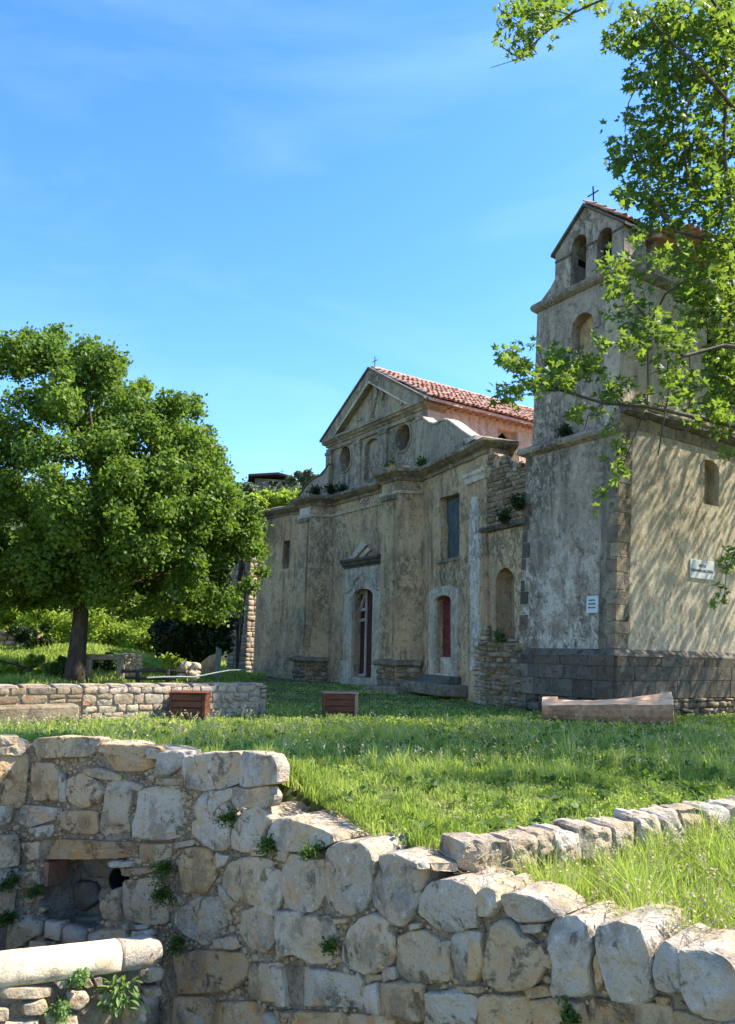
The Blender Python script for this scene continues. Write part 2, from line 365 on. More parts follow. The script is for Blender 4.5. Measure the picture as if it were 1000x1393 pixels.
def slab(name, fr, outer, holes, d0, d1, mat, parent=None):
    "flat wall of any outline with holes cut through, front at d0 and back at d1"
    loops = [outer] + list(holes)
    tri = tessellate_polygon([[Vector((s, z, 0)) for s, z in l] for l in loops])
    flat = [q for l in loops for q in l]; n = len(flat)
    vs = [fr.p(s, d0, z) for s, z in flat] + [fr.p(s, d1, z) for s, z in flat]
    fs = [tuple(t) for t in tri] + [tuple(i + n for i in reversed(t)) for t in tri]
    b = 0
    for l in loops:
        k = len(l)
        for i in range(k):
            j = (i + 1) % k; fs.append((b + i, b + j, n + b + j, n + b + i))
        b += k
    return mk_fix(name, vs, fs, mat, parent)
def arch(s0, s1, z0, zs, seg=8, rise=None):
    "opening outline with an arched head springing at zs"
    c = (s0 + s1) / 2; a = (s1 - s0) / 2; r = a if rise is None else rise
    return [(s0, z0), (s1, z0)] + [(c + a * math.cos(t), zs + r * math.sin(t)) for t in [math.pi * i / seg for i in range(seg + 1)]]
def ell(c, z, a, b, n=16):
    return [(c + a * math.cos(2 * math.pi * i / n), z + b * math.sin(2 * math.pi * i / n)) for i in range(n)]
def cornice(name, path, prof, mat, parent=None, closed_ends=True, lean=(0, 0), wob=0.0):
    "moulding: profile [(out, z)] swept along the wall line path [(x, y)], mitred, standing out to the right-hand side"
    P = [Vector(p) for p in path]
    # subdivide long runs for a slightly worn line
    Q = [P[0]]
    for a, b in zip(P, P[1:]):
        k = max(1, int((b - a).length / .35)) if wob else 1
        for i in range(1, k + 1): Q.append(a.lerp(b, i / k))
    P = Q; rows = []
    for i, p in enumerate(P):
        t0 = (P[i] - P[i - 1]).normalized() if i > 0 else None
        t1 = (P[i + 1] - P[i]).normalized() if i < len(P) - 1 else None
        n0 = Vector((t0.y, -t0.x)) if t0 else None; n1 = Vector((t1.y, -t1.x)) if t1 else None
        if n0 is None: m = n1
        elif n1 is None: m = n0
        else:
            m = (n0 + n1); m = m / max(.35, m.dot(n0))
        row = []
        for (o, z) in prof:
            jx = rnd.uniform(-wob, wob) if o > .02 else 0
            row.append((p.x + m.x * (o + jx) + lean[0] * z, p.y + m.y * (o + jx) + lean[1] * z, z + (rnd.uniform(-wob, wob) if o > .02 else 0)))
        rows.append(row)
    k = len(prof); vs = [v for r in rows for v in r]; fs = []
    for i in range(len(rows) - 1):
        for j in range(k):
            j2 = (j + 1) % k; fs.append((i * k + j, i * k + j2, (i + 1) * k + j2, (i + 1) * k + j))
    fs.append(tuple(range(k))); fs.append(tuple((len(rows) - 1) * k + j for j in range(k)))
    return mk_fix(name, vs, fs, mat, parent)
def xy(fr, s, d=0, z=0):
    q = fr.p(s, d, z); return (q.x, q.y)

# ------------------------------------------------------------------ stones
def resample(poly, n):
    P = [Vector(p) for p in poly]
    Q = []
    for a, b in zip(P, P[1:] + P[:1]):   # slightly worn corners
        Q += [a.lerp(b, .09), a.lerp(b, .91)]
    P = Q
    L = [(b - a).length for a, b in zip(P, P[1:] + P[:1])]; T = sum(L); out = []
    i = 0; acc = 0
    for k in range(n):
        t = T * k / n
        while acc + L[i] < t: acc += L[i]; i += 1
        out.append(P[i].lerp(P[(i + 1) % len(P)], (t - acc) / max(L[i], 1e-6)))
    return out
def stone_geo(poly, mapper, proud, back, n=26, rough=1.0, seed=0.0, fine=True):
    """one stone: outline poly in wall coordinates, hewn front pushed out, sides running back"""
    out = resample(poly, n); c = sum(out, Vector((0, 0))) / n
    R = sum((p - c).length for p in out) / n
    e1, e2, e3 = min(.006, R * .05), min(.016, R * .12), min(.036, R * .25)
    fac = []
    if fine:
        rings = [(1.0, -back)] + [(1.0, -back + (back - .015) * t) for t in ((.25, .5, .75, 1.0) if back > .15 else (1.0,))]
        rings += [(1 - e1 / R, proud * .45), (1 - e2 / R, proud * .85), (1 - e3 / R, proud), (.70, proud), (.55, proud), (.40, proud), (.25, proud), (.12, proud)]
        fac = [(rnd.uniform(0, 6.28), rnd.uniform(.10, .45), rnd.uniform(.35, .9)) for _ in range(4)]
    else:
        rings = [(1.0, -back), (1 - e1 / R, proud * .35), (1 - e3 / R * .8, proud), ]
    vs = []; sx = seed * 13.7
    tx, tz = rnd.uniform(-.12, .12), rnd.uniform(-.12, .12)
    big = min(1, R / .12); N = noise.noise
    for ri, (k, d) in enumerate(rings):
        for p in out:
            q = c + (p - c) * k
            w = Vector((q.x + sx, q.y + sx * .7, d + sx * .3))
            if fine:
                rg = 1 - 2 * abs(N(w * 7.0)); nz = N(w * 3.1) * .22 + rg * .30 + N(w * 16.0) * .38 + N(w * 34.0) * .26
            else: nz = N(w * 3.1) * .6 + N(w * 8.0) * .35
            lat = N(w * 6 + Vector((50, 0, 0))) * .5 + N(w * 17 + Vector((90, 0, 0))) * .45 + (N(w * 40) * .3 if fine else 0)
            dd = d
            if d > -.01:
                inn = min(1, (1 - k) * 6 + .25)
                dd += nz * .030 * rough * big * inn + ((q.x - c.x) * tx + (q.y - c.y) * tz) * .8 * rough * inn
                for fa, fg, fo in fac: dd = min(dd, proud * 1.05 + .010 * nz - ((q.x - c.x) * math.cos(fa) + (q.y - c.y) * math.sin(fa) - R * fo) * fg * rough)
            q = q + (p - c).normalized() * lat * .017 * rough * big
            vs.append(mapper(q.x, dd, q.y))
    fs = []
    for i in range(len(rings) - 1):
        for k in range(n):
            k2 = (k + 1) % n; fs.append((i * n + k, i * n + k2, (i + 1) * n + k2, (i + 1) * n + k))
    L = (len(rings) - 1) * n
    m_ = sum((vs[L + k] for k in range(n)), Vector()) / n; b = len(vs); vs.append(m_)
    for k in range(n): fs.append((L + k, L + (k + 1) % n, b))
    fs.append(tuple(range(n))[::-1])
    return vs, fs
_sid = [0]
def add_stone(poly, mapper, proud, back, mat, parent, n=26, rough=1.0, fine=True, name='stone'):
    _sid[0] += 1
    vs, fs = stone_geo(poly, mapper, proud, back, n, rough, _sid[0] * .37, fine)
    o = mk(name, vs, fs, mat, parent, smooth=not (fine and n >= 30))
    return o
def inpoly(x, y, P):
    c = False; j = len(P) - 1
    for i in range(len(P)):
        if (P[i][1] > y) != (P[j][1] > y) and x < (P[j][0] - P[i][0]) * (y - P[i][1]) / (P[j][1] - P[i][1]) + P[i][0]: c = not c
        j = i
    return c
def masonry(fr, s0, s1, z0, z1, w, h, mat, parent, proud=.03, back=.1, gap=.012, top=None, bottom=None, skip=None, n=10, rough=.5, jit=.15, name='stone', d=0, fine=False, left=None, right=None):
    "irregular courses of separate stones"
    z = z0; cnt = 0
    mapper = lambda s, dd, zz: fr.p(s, d + dd, zz)
    while z < z1 - h * .3:
        hh = h * rnd.uniform(.7, 1.3); zt = min(z + hh, z1)
        if z1 - zt < h * .4: zt = z1
        s = s0 - rnd.uniform(0, w * .5) if left is None else left(z)
        e = s1 if right is None else right(z)
        s = max(s, s0)
        while s < e - .02:
            ww = w * rnd.uniform(.55, 1.5); se = min(s + ww, e)
            if e - se < w * .35: se = e
            cs, cz = (s + se) / 2, (z + zt) / 2
            ok = not (top and cz > top(cs)) and not (skip and skip(cs, cz))
            if ok:
                a = gap / 2; j = jit * h
                sp = rnd.random() < .18 and (zt - z) > h * .8
                parts = [(z, zt)] if not sp else [(z, z + (zt - z) * .5), (z + (zt - z) * .5, zt)]
                for (qa, qb) in parts:
                    r_ = lambda: rnd.uniform(-j, j) * .5
                    poly = [(s + a, qa + a + r_()), (cs + r_(), qa + a + r_() * .5), (se - a, qa + a + r_()), (se - a + r_() * .3, (qa + qb) / 2), (se - a, qb - a + r_()), (cs + r_(), qb - a + r_() * .5), (s + a, qb - a + r_()), (s + a + r_() * .3, (qa + qb) / 2)]
                    add_stone(poly, mapper, proud * rnd.uniform(.5, 1.4), back, mat, parent, n, rough, fine, name); cnt += 1
            s = se
        z = zt
    return cnt

# ------------------------------------------------------------------ foliage helpers
LEAF_SHAPES = {
 'rhomb': ([(0, 0, 0), (.5, .35, .06), (1, 0, -.04), (.5, -.35, .06)], [(0, 1, 2), (0, 2, 3)]),
 'blade': ([(0, -.06, 0), (0, .06, 0), (.55, .05, .12), (.55, -.05, .12), (1, 0, 0)], [(0, 3, 2, 1), (3, 4, 2)]),
}
def _plane_leaf():
    pts = []
    tips = [(-112, .52), (-56, .86), (0, 1.0), (56, .86), (112, .52)]
    for i, (a, r) in enumerate(tips):
        if i: pts.append(((tips[i - 1][0] + a) / 2, .42))
        pts.append((a, r))
    pts.append((180, .22))
    P = [(0.4, 0, .05)] + [(.45 + .55 * r * math.cos(D2R(a)), .62 * r * math.sin(D2R(a)), -.10 * r) for a, r in pts]
    return P, [(0, i, i % (len(P) - 1) + 1) for i in range(1, len(P))]
LEAF_SHAPES['plane'] = _plane_leaf()
def leaf_cloud(name, pos, size, mat, parent=None, shape='rhomb', up=.5, kind='stuff', tint=None, normals=None, outward=None):
    "thousands of small leaves at the points pos (n,3) as one mesh"
    pos = np.asarray(pos, dtype=np.float64); n = len(pos)
    V, F = LEAF_SHAPES[shape]; V = np.array(V) * [1, 1, 1]; k = len(V)
    nm = npr.normal(size=(n, 3)) * (1 - up); nm[:, 2] += up * 1.2
    if outward is not None: nm += outward * .8
    nm /= np.linalg.norm(nm, axis=1)[:, None]
    t = npr.normal(size=(n, 3)); t -= nm * (t * nm).sum(1)[:, None]; t /= np.linalg.norm(t, axis=1)[:, None]
    b = np.cross(nm, t)
    sz = size * npr.uniform(.65, 1.25, n) if np.isscalar(size) else size
    verts = pos[:, None, :] + (V[None, :, 0, None] * t[:, None, :] + V[None, :, 1, None] * b[:, None, :] + V[None, :, 2, None] * nm[:, None, :]) * sz[:, None, None]
    off = np.array(rootpos(parent)); verts = (verts - off).reshape(-1, 3)
    lens = [len(f) for f in F]; fl = np.array([i for f in F for i in f])
    idx = (fl[None, :] + (np.arange(n) * k)[:, None]).reshape(-1)
    me = bpy.data.meshes.new(name); me.vertices.add(len(verts)); me.vertices.foreach_set('co', verts.ravel())
    me.loops.add(len(idx)); me.loops.foreach_set('vertex_index', idx.astype(np.int32))
    tot = np.tile(np.array(lens), n); st = np.concatenate([[0], np.cumsum(tot)[:-1]])
    me.polygons.add(len(tot)); me.polygons.foreach_set('loop_start', st.astype(np.int32)); me.polygons.foreach_set('loop_total', tot.astype(np.int32))
    me.update(calc_edges=True)
    if tint is None: tint = npr.random(n)
    a = me.attributes.new('tint', 'FLOAT', 'POINT'); a.data.foreach_set('value', np.repeat(tint, k).astype(np.float32))
    me.materials.append(M[mat])
    o = bpy.data.objects.new(name, me); link(o, parent)
    if kind: o['kind'] = kind
    return o
def clumps(centers, radii, per, squash=.8, shell=.55):
    "points gathered in clumps, denser towards each clump's outside"
    P = []; O = []; T = []
    for c, r, k in zip(centers, radii, per):
        d = npr.normal(size=(k, 3)); d /= np.linalg.norm(d, axis=1)[:, None]
        rr = (shell + (1 - shell) * npr.random(k) ** .7) * r * (1 + .25 * npr.normal(size=k)).clip(.5, 1.5)
        q = d * rr[:, None]; q[:, 2] *= squash
        P.append(np.array(c)[None, :] + q); O.append(d); T.append(np.clip(npr.random() * .5 + npr.random(k) * .5, 0, 1))
    return np.concatenate(P), np.concatenate(O), np.concatenate(T)
# ------------------------------------------------------------------ terrain
WA2, WA, WC, WE = (-10.3, 4.17), (-3.6, 8.6), (-1.83, 7.78), (3.7, 2.01)
SEG_A = Frame(WA, VV); SEG_L = Frame(WA, (WC[0] - WA[0], WC[1] - WA[1])); SEG_M = Frame(WC, (.69, -.72))
LEN_L = math.hypot(WC[0] - WA[0], WC[1] - WA[1])
def behind(x, y):
    return max(-((x - f.o.x) * f.n.x + (y - f.o.y) * f.n.y) for f in (SEG_A, SEG_L, SEG_M))
KERB = Frame((.63, 5.34), (.88, .475))
def sst(a, b, x):
    t = min(1, max(0, (x - a) / (b - a))); return t * t * (3 - 2 * t)
def gz(x, y, nopit=False):
    b = behind(x, y)
    if b < (.60 if x < -2.0 else .36) and y < 12 and not nopit: return -4.0
    z = -1.27 - .04 * sst(8, 15, y) + .17 * sst(19, 25, y)
    if y < 12:
        sM = (x - WC[0]) * SEG_M.r.x + (y - WC[1]) * SEG_M.r.y
        z += (.17 * (1 - sst(1.0, 2.3, sM)) - .10 * sst(2.0, 2.7, sM)) * (1 - sst(.3, 2.2, b))
        kd = (x - KERB.o.x) * KERB.n.x + (y - KERB.o.y) * KERB.n.y; ks = (x - KERB.o.x) * KERB.r.x + (y - KERB.o.y) * KERB.r.y
        z += -.27 * sst(-.16, .04, kd) * sst(-.9, .25, ks) * (1 - sst(.0, .001, -1))
    if x < -3: z += .22 * sst(17, 21, y) * sst(-3, -6, x) + .75 * sst(21, 27, y) * sst(-7, -11, x)
    z += .03 * noise.noise(Vector((x * .7, y * .7, 0))) + .012 * noise.noise(Vector((x * 3, y * 3, 4)))
    if y > 38:
        z += 18.5 * sst(36, 92, y) * (1 + .10 * noise.noise(Vector((x * .03, y * .03, 2)))) + 1.6 * noise.noise(Vector((x * .09, y * .09, 7))) * sst(38, 60, y)
    return z
def axis(segs):
    o = []
    for a, b, st in segs:
        k = max(1, round((b - a) / st)); o += [a + (b - a) * i / k for i in range(k)]
    return o + [segs[-1][1]]
xs = axis([(-900, -200, 100), (-200, -60, 20), (-60, -14, 4), (-14, -6, .8), (-6, 5, .13), (5, 14, .7), (14, 60, 4), (60, 200, 20), (200, 900, 100)])
ys = axis([(-900, -50, 120), (-50, 0, 10), (0, 2, 1), (2, 10.2, .13), (10.2, 34, .6), (34, 110, 3.5), (110, 300, 20), (300, 1500, 150)])
vs = [(x, y, gz(x, y)) for y in ys for x in xs]; nx = len(xs)
fs = [(j * nx + i, j * nx + i + 1, (j + 1) * nx + i + 1, (j + 1) * nx + i) for j in range(len(ys) - 1) for i in range(nx - 1)]
fm = [1 if ys[f[0] // nx] > 36 else 0 for f in fs]
lawn = mk('ground', vs, fs, 'lawn', smooth=True, kind='structure', mats=['hill'], fmat=fm)

# ------------------------------------------------------------------ church with concave facade
church = thing('church', 'old plastered church with concave baroque facade, triangular pediment and red tiled nave roof', 'church', FAC.p(0, 0, -1.12))
F = FAC
dA = arch(-.27, 1.07, -.92, 1.86, 10, .27)
fw = slab('facade_wall', F, [(-2.05, -1.6), (2.15, -1.6), (2.15, 5.6), (-2.05, 5.6)], [dA], 0, -.6, 'facade', church)
for k, (a, b, mA) in enumerate(((LBAY, -3.4, 'l'), (RBAY, 4.0, 'r'))):
    if mA == 'l':
        slab('bay_wall', a, [(b, -1.8), (0, -1.8), (0, 5.6), (b, 5.45)], [[(-1.75, 3.2), (-1.3, 3.2), (-1.3, 4.35), (-1.75, 4.35)]], 0, -.5, 'facade', church)
        box('blind_window', a, -1.8, -1.25, -.35, -.25, 3.15, 4.4, 'upper', church)
    else:
        slab('bay_wall', a, [(0, -1.6), (b, -1.6), (b, 5.6), (0, 5.6)],
             [[(1.28, 2.7), (2.42, 2.7), (2.42, 4.55), (1.16, 4.6), (1.16, 4.0), (1.3, 3.7), (1.25, 3.2)], arch(1.02, 2.07, -.62, 1.50, 8, .16)], 0, -.5, 'facade', church)
def pier(name, sgn):
    q = [(s * sgn if sgn < 0 else s, d) for s, d in ((2.10, 0), (2.35, .7), (3.25, .7), (3.63, 0))]
    if sgn < 0: q = [(-3.60, 0), (-3.25, .7), (-2.35, .7), (-2.0, 0)]
    q = q + [(q[-1][0], -.3), (q[0][0], -.3)]
    vs = [F.p(s, d, z) for z in (-1.6, 5.6) for s, d in q]; n = len(q)
    fs = [tuple(range(n))[::-1], tuple(range(n, 2 * n))] + [(i, (i + 1) % n, n + (i + 1) % n, n + i) for i in range(n)]
    o = mk_fix('pier', vs, fs, 'facade', church)
    a, b = (2.5, 3.1) if sgn > 0 else (-3.1, -2.5)
    box('pilaster_shaft', F, a, b, .69, .77, -.25, 4.93, 'facade', church, bev=.015)
    box('pilaster_capital', F, a - .08, b + .08, .69, .83, 4.75, 4.9, 'cornice', church, bev=.02)
    # base of rough blocks with a worn moulding
    pts = [xy(F, s, d) for s, d in q[:4]]
    cornice('base_moulding', pts, [(-.1, -.46), (.10, -.46), (.19, -.40), (.19, -.32), (.08, -.27), (-.1, -.25)], 'cornice', church, wob=.012)
    for (p0, p1) in zip(pts, pts[1:]):
        fr = Frame(p0, (p1[0] - p0[0], p1[1] - p0[1])); L = math.hypot(p1[0] - p0[0], p1[1] - p0[1])
        masonry(fr, 0, L, -1.45, -.46, .34, .2, 'rubble', church, proud=.09, back=.05, gap=.01, rough=.6, name='base_stone')
pier('p', 1); pier('p', -1)
cpath = [xy(LBAY, -3.4, -.8), xy(LBAY, -3.4), xy(F, -3.6), xy(F, -3.25, .7), xy(F, -2.35, .7), xy(F, -2.0), xy(F, 2.10), xy(F, 2.35, .7), xy(F, 3.25, .7), xy(F, 3.63), xy(RBAY, 4.0), xy(RBAY, 4.0, -.8)]
cornice('main_cornice', cpath, [(-.3, 5.38), (.05, 5.36), (.08, 5.46), (.20, 5.52), (.33, 5.60), (.34, 5.70), (.10, 5.78), (-.5, 5.86)], 'cornice', church, wob=.018)
cornice('architrave', cpath[2:10], [(-.02, 4.93), (.05, 4.95), (.07, 5.03), (-.02, 5.05)], 'pale_trim', church, wob=.008)
cornice('frieze_band', [xy(F, -3.2, .7), xy(F, -2.40, .7)], [(.0, 5.06), (.02, 5.06), (.02, 5.34), (0, 5.34)], 'white_plaster', church, wob=.004)
g = Geo()
for k in range(5):
    s0 = .2 + k * .36; pts = []
    for i in range(14):
        t = i / 13 * 5.0; r = .15 * (1 - i / 17)
        pts.append(F.p(s0 + r * math.cos(t + k), .02, 5.2 + r * .8 * math.sin(t + k)))
    g.tube(pts, .022, 5)
g.out('frieze_scroll', 'white_plaster', church, smooth=True, kind='stuff')
# main door
slab('door_surround', F, [(-.77, -1.0), (1.58, -1.0), (1.58, 2.88), (-.77, 2.88)], [arch(-.24, 1.04, -1.0 + .001, 1.84, 10, .27)] if False else [arch(-.24, 1.04, -.90, 1.84, 10, .27)], .10, -.02, 'pale_trim', church)
for s0, s1 in ((-.86, -.30), (1.10, 1.67)): box('surround_plinth', F, s0, s1, .0, .16, -1.3, -.35, 'pale_trim', church, bev=.02)
g = Geo()
pts = [F.p(s, .10, z) for s, z in ((-.70, 2.02), (-.5, 2.05), (-.30, 2.12), (-.15, 2.38), (.1, 2.52), (.4, 2.56), (.7, 2.52), (.95, 2.38), (1.1, 2.12), (1.3, 2.05), (1.5, 2.02))]
g.tube(pts, .045, 6); g.out('arch_moulding', 'pale_trim', church, smooth=True)
box('keystone', F, .30, .50, .08, .16, 2.14, 2.55, 'pale_trim', church, bev=.02)
cornice('door_cornice', [xy(F, -.85), xy(F, 1.66)], [(-.02, 2.86), (.10, 2.86), (.12, 2.93), (.20, 2.97), (.22, 3.03), (.30, 3.10), (.31, 3.17), (-.02, 3.22)], 'dark_frieze', church)
for (a, b, c, e) in (((470, 768), (496, 737), (502, 741), (477, 768)), ((483, 768), (503, 745), (506, 748), (488, 768))):
    slab('pediment_fragment', F, [F.hit(*q) for q in (a, b, c, e)], [], .09, -.02, 'pale_trim', church)
box('threshold', F, -.5, 1.3, -.5, .22, -1.25, -.90, 'pale_trim', church, bev=.02)
dp = box('door', F, -.25, 1.05, -.40, -.30, -.9, 2.15, 'door_wood', church)
for k in range(6):
    s0 = -.25 + k * .215
    box('plank', F, s0 + .006, s0 + .209, -.301, -.275 + .006 * (k % 2), -.88, 2.14, 'door_wood', dp, bev=.006)
FD = Frame(xy(F, 0, -.26), RR)
def batten(a, b, wd=.07, par=dp, mat='pale_wood', fr=FD, th=.04, nm='batten'):
    (s0, z0), (s1, z1) = fr.hit(*a), fr.hit(*b)
    L = math.hypot(s1 - s0, z1 - z0); ux, uz = -(z1 - z0) / L * wd / 2, (s1 - s0) / L * wd / 2
    return slab(nm, fr, [(s0 - ux, z0 - uz), (s1 - ux, z1 - uz), (s1 + ux, z1 + uz), (s0 + ux, z0 + uz)], [], th, -.01, mat, par)
batten((488.5, 806), (485, 917), .075); batten((499.5, 806), (497, 917), .075)
batten((486, 808), (500, 804), .13, th=.06); batten((485.5, 832), (501, 828), .10, th=.06); batten((485.5, 845), (500, 842.5), .10, th=.06); batten((484, 919), (498, 918), .09, th=.05)
batten((486, 848), (499, 806), .06, th=.08)
# side door, window, steps
R_ = RBAY
slab('door_surround', R_, [(.66, -.66), (2.42, -.66), (2.42, 1.75), (2.0, 1.9), (1.1, 1.9), (.66, 1.78)], [arch(1.04, 2.05, -.60, 1.48, 8, .16)], .08, -.02, 'pale_trim', church)
dd_ = box('side_door', R_, 1.0, 2.09, -.32, -.24, -.62, 1.66, 'red_wood', church)
for k in range(13):
    z0 = -.12 + k * .137
    box('plank', R_, 1.02, 2.07, -.241, -.218 + .005 * (k % 3), z0, z0 + .128, 'red_wood', dd_, bev=.005)
box('door_sill_block', R_, 1.02, 2.07, -.24, -.12, -.62, -.14, 'pale_trim', church, bev=.02)
box('door_step', R_, .5, 2.55, -.02, .42, -.86, -.66, 'dark_frieze', church, jit=.02, bev=.02)
box('door_step', R_, .3, 2.95, -.02, .85, -1.18, -.86, 'cornice', church, jit=.03, bev=.03)
box('door_step', F, 2.6, 4.3, .75, 1.5, -1.5, -1.03, 'cornice', church, jit=.04, bev=.03)
wpn = box('window_shutter', R_, 1.2, 2.5, -.30, -.24, 2.6, 4.7, 'green_panel', church)
for k in range(3): box('shutter_board', R_, 1.32 + k * .37, 1.67 + k * .37, -.241, -.225, 2.65, 4.6, 'green_panel', wpn, bev=.004)
box('window_sill', R_, 1.1, 2.5, -.2, .04, 2.60, 2.70, 'upper', church, jit=.01)
box('corner_pilaster', R_, 3.02, 4.0, -.02, .08, -1.5, 4.75, 'facade', church, bev=.015)
pw = [(3.16, -.5)] + [(3.16 + rnd.uniform(-.03, .05), z) for z in (0, .6, 1.2, 1.8, 2.4, 3.0, 3.6, 4.1)] + [(3.3, 4.25), (3.62, 4.2)] + [(3.66 + rnd.uniform(-.07, .05), z) for z in (3.7, 3.2, 2.6, 2.0, 1.4, .8, .2, -.3)]
slab('limewashed_strip', R_, pw, [], .095, .06, 'white_plaster', church)
cornice('pilaster_capital', [xy(R_, 2.98, .06), xy(R_, 4.02, .06), xy(R_, 4.02, -.4)], [(-.02, 4.65), (.06, 4.65), (.10, 4.78), (.16, 4.84), (.16, 4.92), (-.02, 4.95)], 'white_plaster', church, wob=.012)
box('bay_return_wall', R_, 3.5, 4.0, -1.0, -.5, -1.5, 5.6, 'upper', church)
# volute screens
vr = [(576, 569), (580, 572.5), (585, 576), (590, 577.5), (595, 576), (600, 572.5), (605, 571.5), (611, 573.5), (618, 578), (626, 584.5), (635, 591), (643, 596), (651, 599), (660, 599.5), (671, 600)]
P_ = [R_.hit(*q) for q in vr]
slab('volute_screen', R_, [(-.05, 5.55)] + [(4.0, 5.55)] + [P for P in reversed(P_)], [], -.02, -.30, 'volute', church)
slab('volute_edge', R_, P_ + [(s, z + .06) for s, z in reversed(P_)], [], .03, -.36, 'pink', church)  # pale strip: sunlight on the screen's top edge put into its colour
vl = [(362, 707), (374, 703), (386, 697), (397, 688), (405, 678), (412, 667), (419, 658), (427, 651.5), (436, 647), (442, 640), (447, 632)]
Q_ = [LBAY.hit(*q) for q in vl]
slab('volute_screen', LBAY, Q_ + [(Q_[-1][0], 5.45), (-3.3, 5.40)], [], -.02, -.30, 'volute', church)
slab('volute_edge', LBAY, Q_ + [(s, z + .06) for s, z in reversed(Q_)], [], .03, -.36, 'dark_frieze', church)
# upper storey
def uo(s): return s
oc1, oc2 = ell(-1.76, 7.24, .42, .50), ell(2.0, 7.26, .42, .46)
slab('upper_wall', F, [(-3.07, 5.5), (3.2, 5.5), (3.2, 8.16), (-3.07, 8.16)], [oc1, oc2, arch(-.42, .50, 6.15, 7.35, 8, .3)], -.4, -.95, 'upper', church)
box('niche_back', F, -.5, .58, -.66, -.56, 6.1, 7.75, 'upper', church)
for cx, cz in ((-1.76, 7.24), (2.0, 7.26)):
    box('oculus_void', F, cx - .5, cx + .5, -1.0, -.94, cz - .6, cz + .6, 'void', church)
    g = Geo(); pts = [F.p(s, -.39, z) for s, z in ell(cx, cz, .46, .54, 20)]; g.tube(pts + pts[:2], .045, 5); g.out('oculus_frame', 'upper', church, smooth=True)
for a, b in ((-3.12, -2.72), (-1.05, -.62), (.62, 1.08), (2.85, 3.25)):
    box('upper_pilaster', F, a, b, -.41, -.31, 5.95, 7.72, 'upper', church, bev=.012)
    box('upper_capital', F, a - .04, b + .04, -.41, -.27, 7.60, 7.74, 'cornice', church, bev=.02)
cornice('upper_architrave', [xy(F, -3.1, -.4), xy(F, 3.22, -.4)], [(-.02, 7.74), (.08, 7.76), (.10, 7.86), (-.02, 7.9)], 'cornice', church, wob=.01)
cornice('pediment_base_cornice', [xy(F, -3.12, -1.2), xy(F, -3.12, -.4), xy(F, 3.25, -.4), xy(F, 3.25, -1.2)], [(-.2, 7.96), (.05, 7.96), (.08, 8.02), (.15, 8.07), (.19, 8.12), (.19, 8.19), (-.2, 8.22)], 'cornice', church, wob=.012)
cornice('upper_plinth', [xy(F, -3.07, -.4), xy(F, 3.2, -.4)], [(-.02, 5.7), (.30, 5.72), (.22, 5.95), (.08, 6.02), (-.02, 6.04)], 'upper', church, wob=.02)
AX = .12
slab('tympanum', F, [(-2.9, 8.15), (3.1, 8.15), (AX, 10.0)], [], -.42, -.7, 'upper', church)
slab('raking_cornice', F, [(-3.22, 8.14), (3.42, 8.14), (3.42, 8.24), (AX + .02, 10.24), (-3.22, 8.24)], [[(-2.2, 8.24), (2.52, 8.24), (AX, 9.72)]], -.16, -.75, 'cornice', church)
slab('raking_fillet', F, [(-2.28, 8.26), (-2.18, 8.26), (AX, 9.71), (2.50, 8.26), (2.60, 8.26), (AX, 9.78)], [], -.13, -.18, 'pale_trim', church)
slab('roof_edge', F, [(-3.30, 8.19), (AX, 10.24), (3.52, 8.18), (3.52, 8.26), (AX, 10.33), (-3.30, 8.26)], [], -.10, -.40, 'dark_frieze', church)
g = Geo()
for q in (((514, 527), (511, 545), (507, 562)), ((507, 562), (504, 566), (509, 566)), ((547, 541), (549, 546), (545, 551)), ((486, 572), (492, 570)), ((520, 528), (522, 536), (519, 545))):
    FT = Frame(xy(F, 0, -.40), RR)
    g.tube([FT.p(*[(lambda h: (h[0], .0, h[1]))(FT.hit(*p_))][0]) for p_ in q], .06, 6)
g.out('relief_ornament', 'upper', church, smooth=True, kind='stuff')
def cross(parent, base, r, h=.75, w=.42, t=.022):
    g = Geo(); b = Vector(base); r = Vector((r[0], r[1], 0)).normalized()
    g.tube([b, b + Vector((0, 0, h))], t, 6); g.tube([b + r * -w / 2 + Vector((0, 0, h * .66)), b + r * w / 2 + Vector((0, 0, h * .66))], t, 6)
    return g.out('cross', 'iron', parent)
cross(church, F.p(AX + .1, -.35, 10.26), RR, .48, .30, .016)

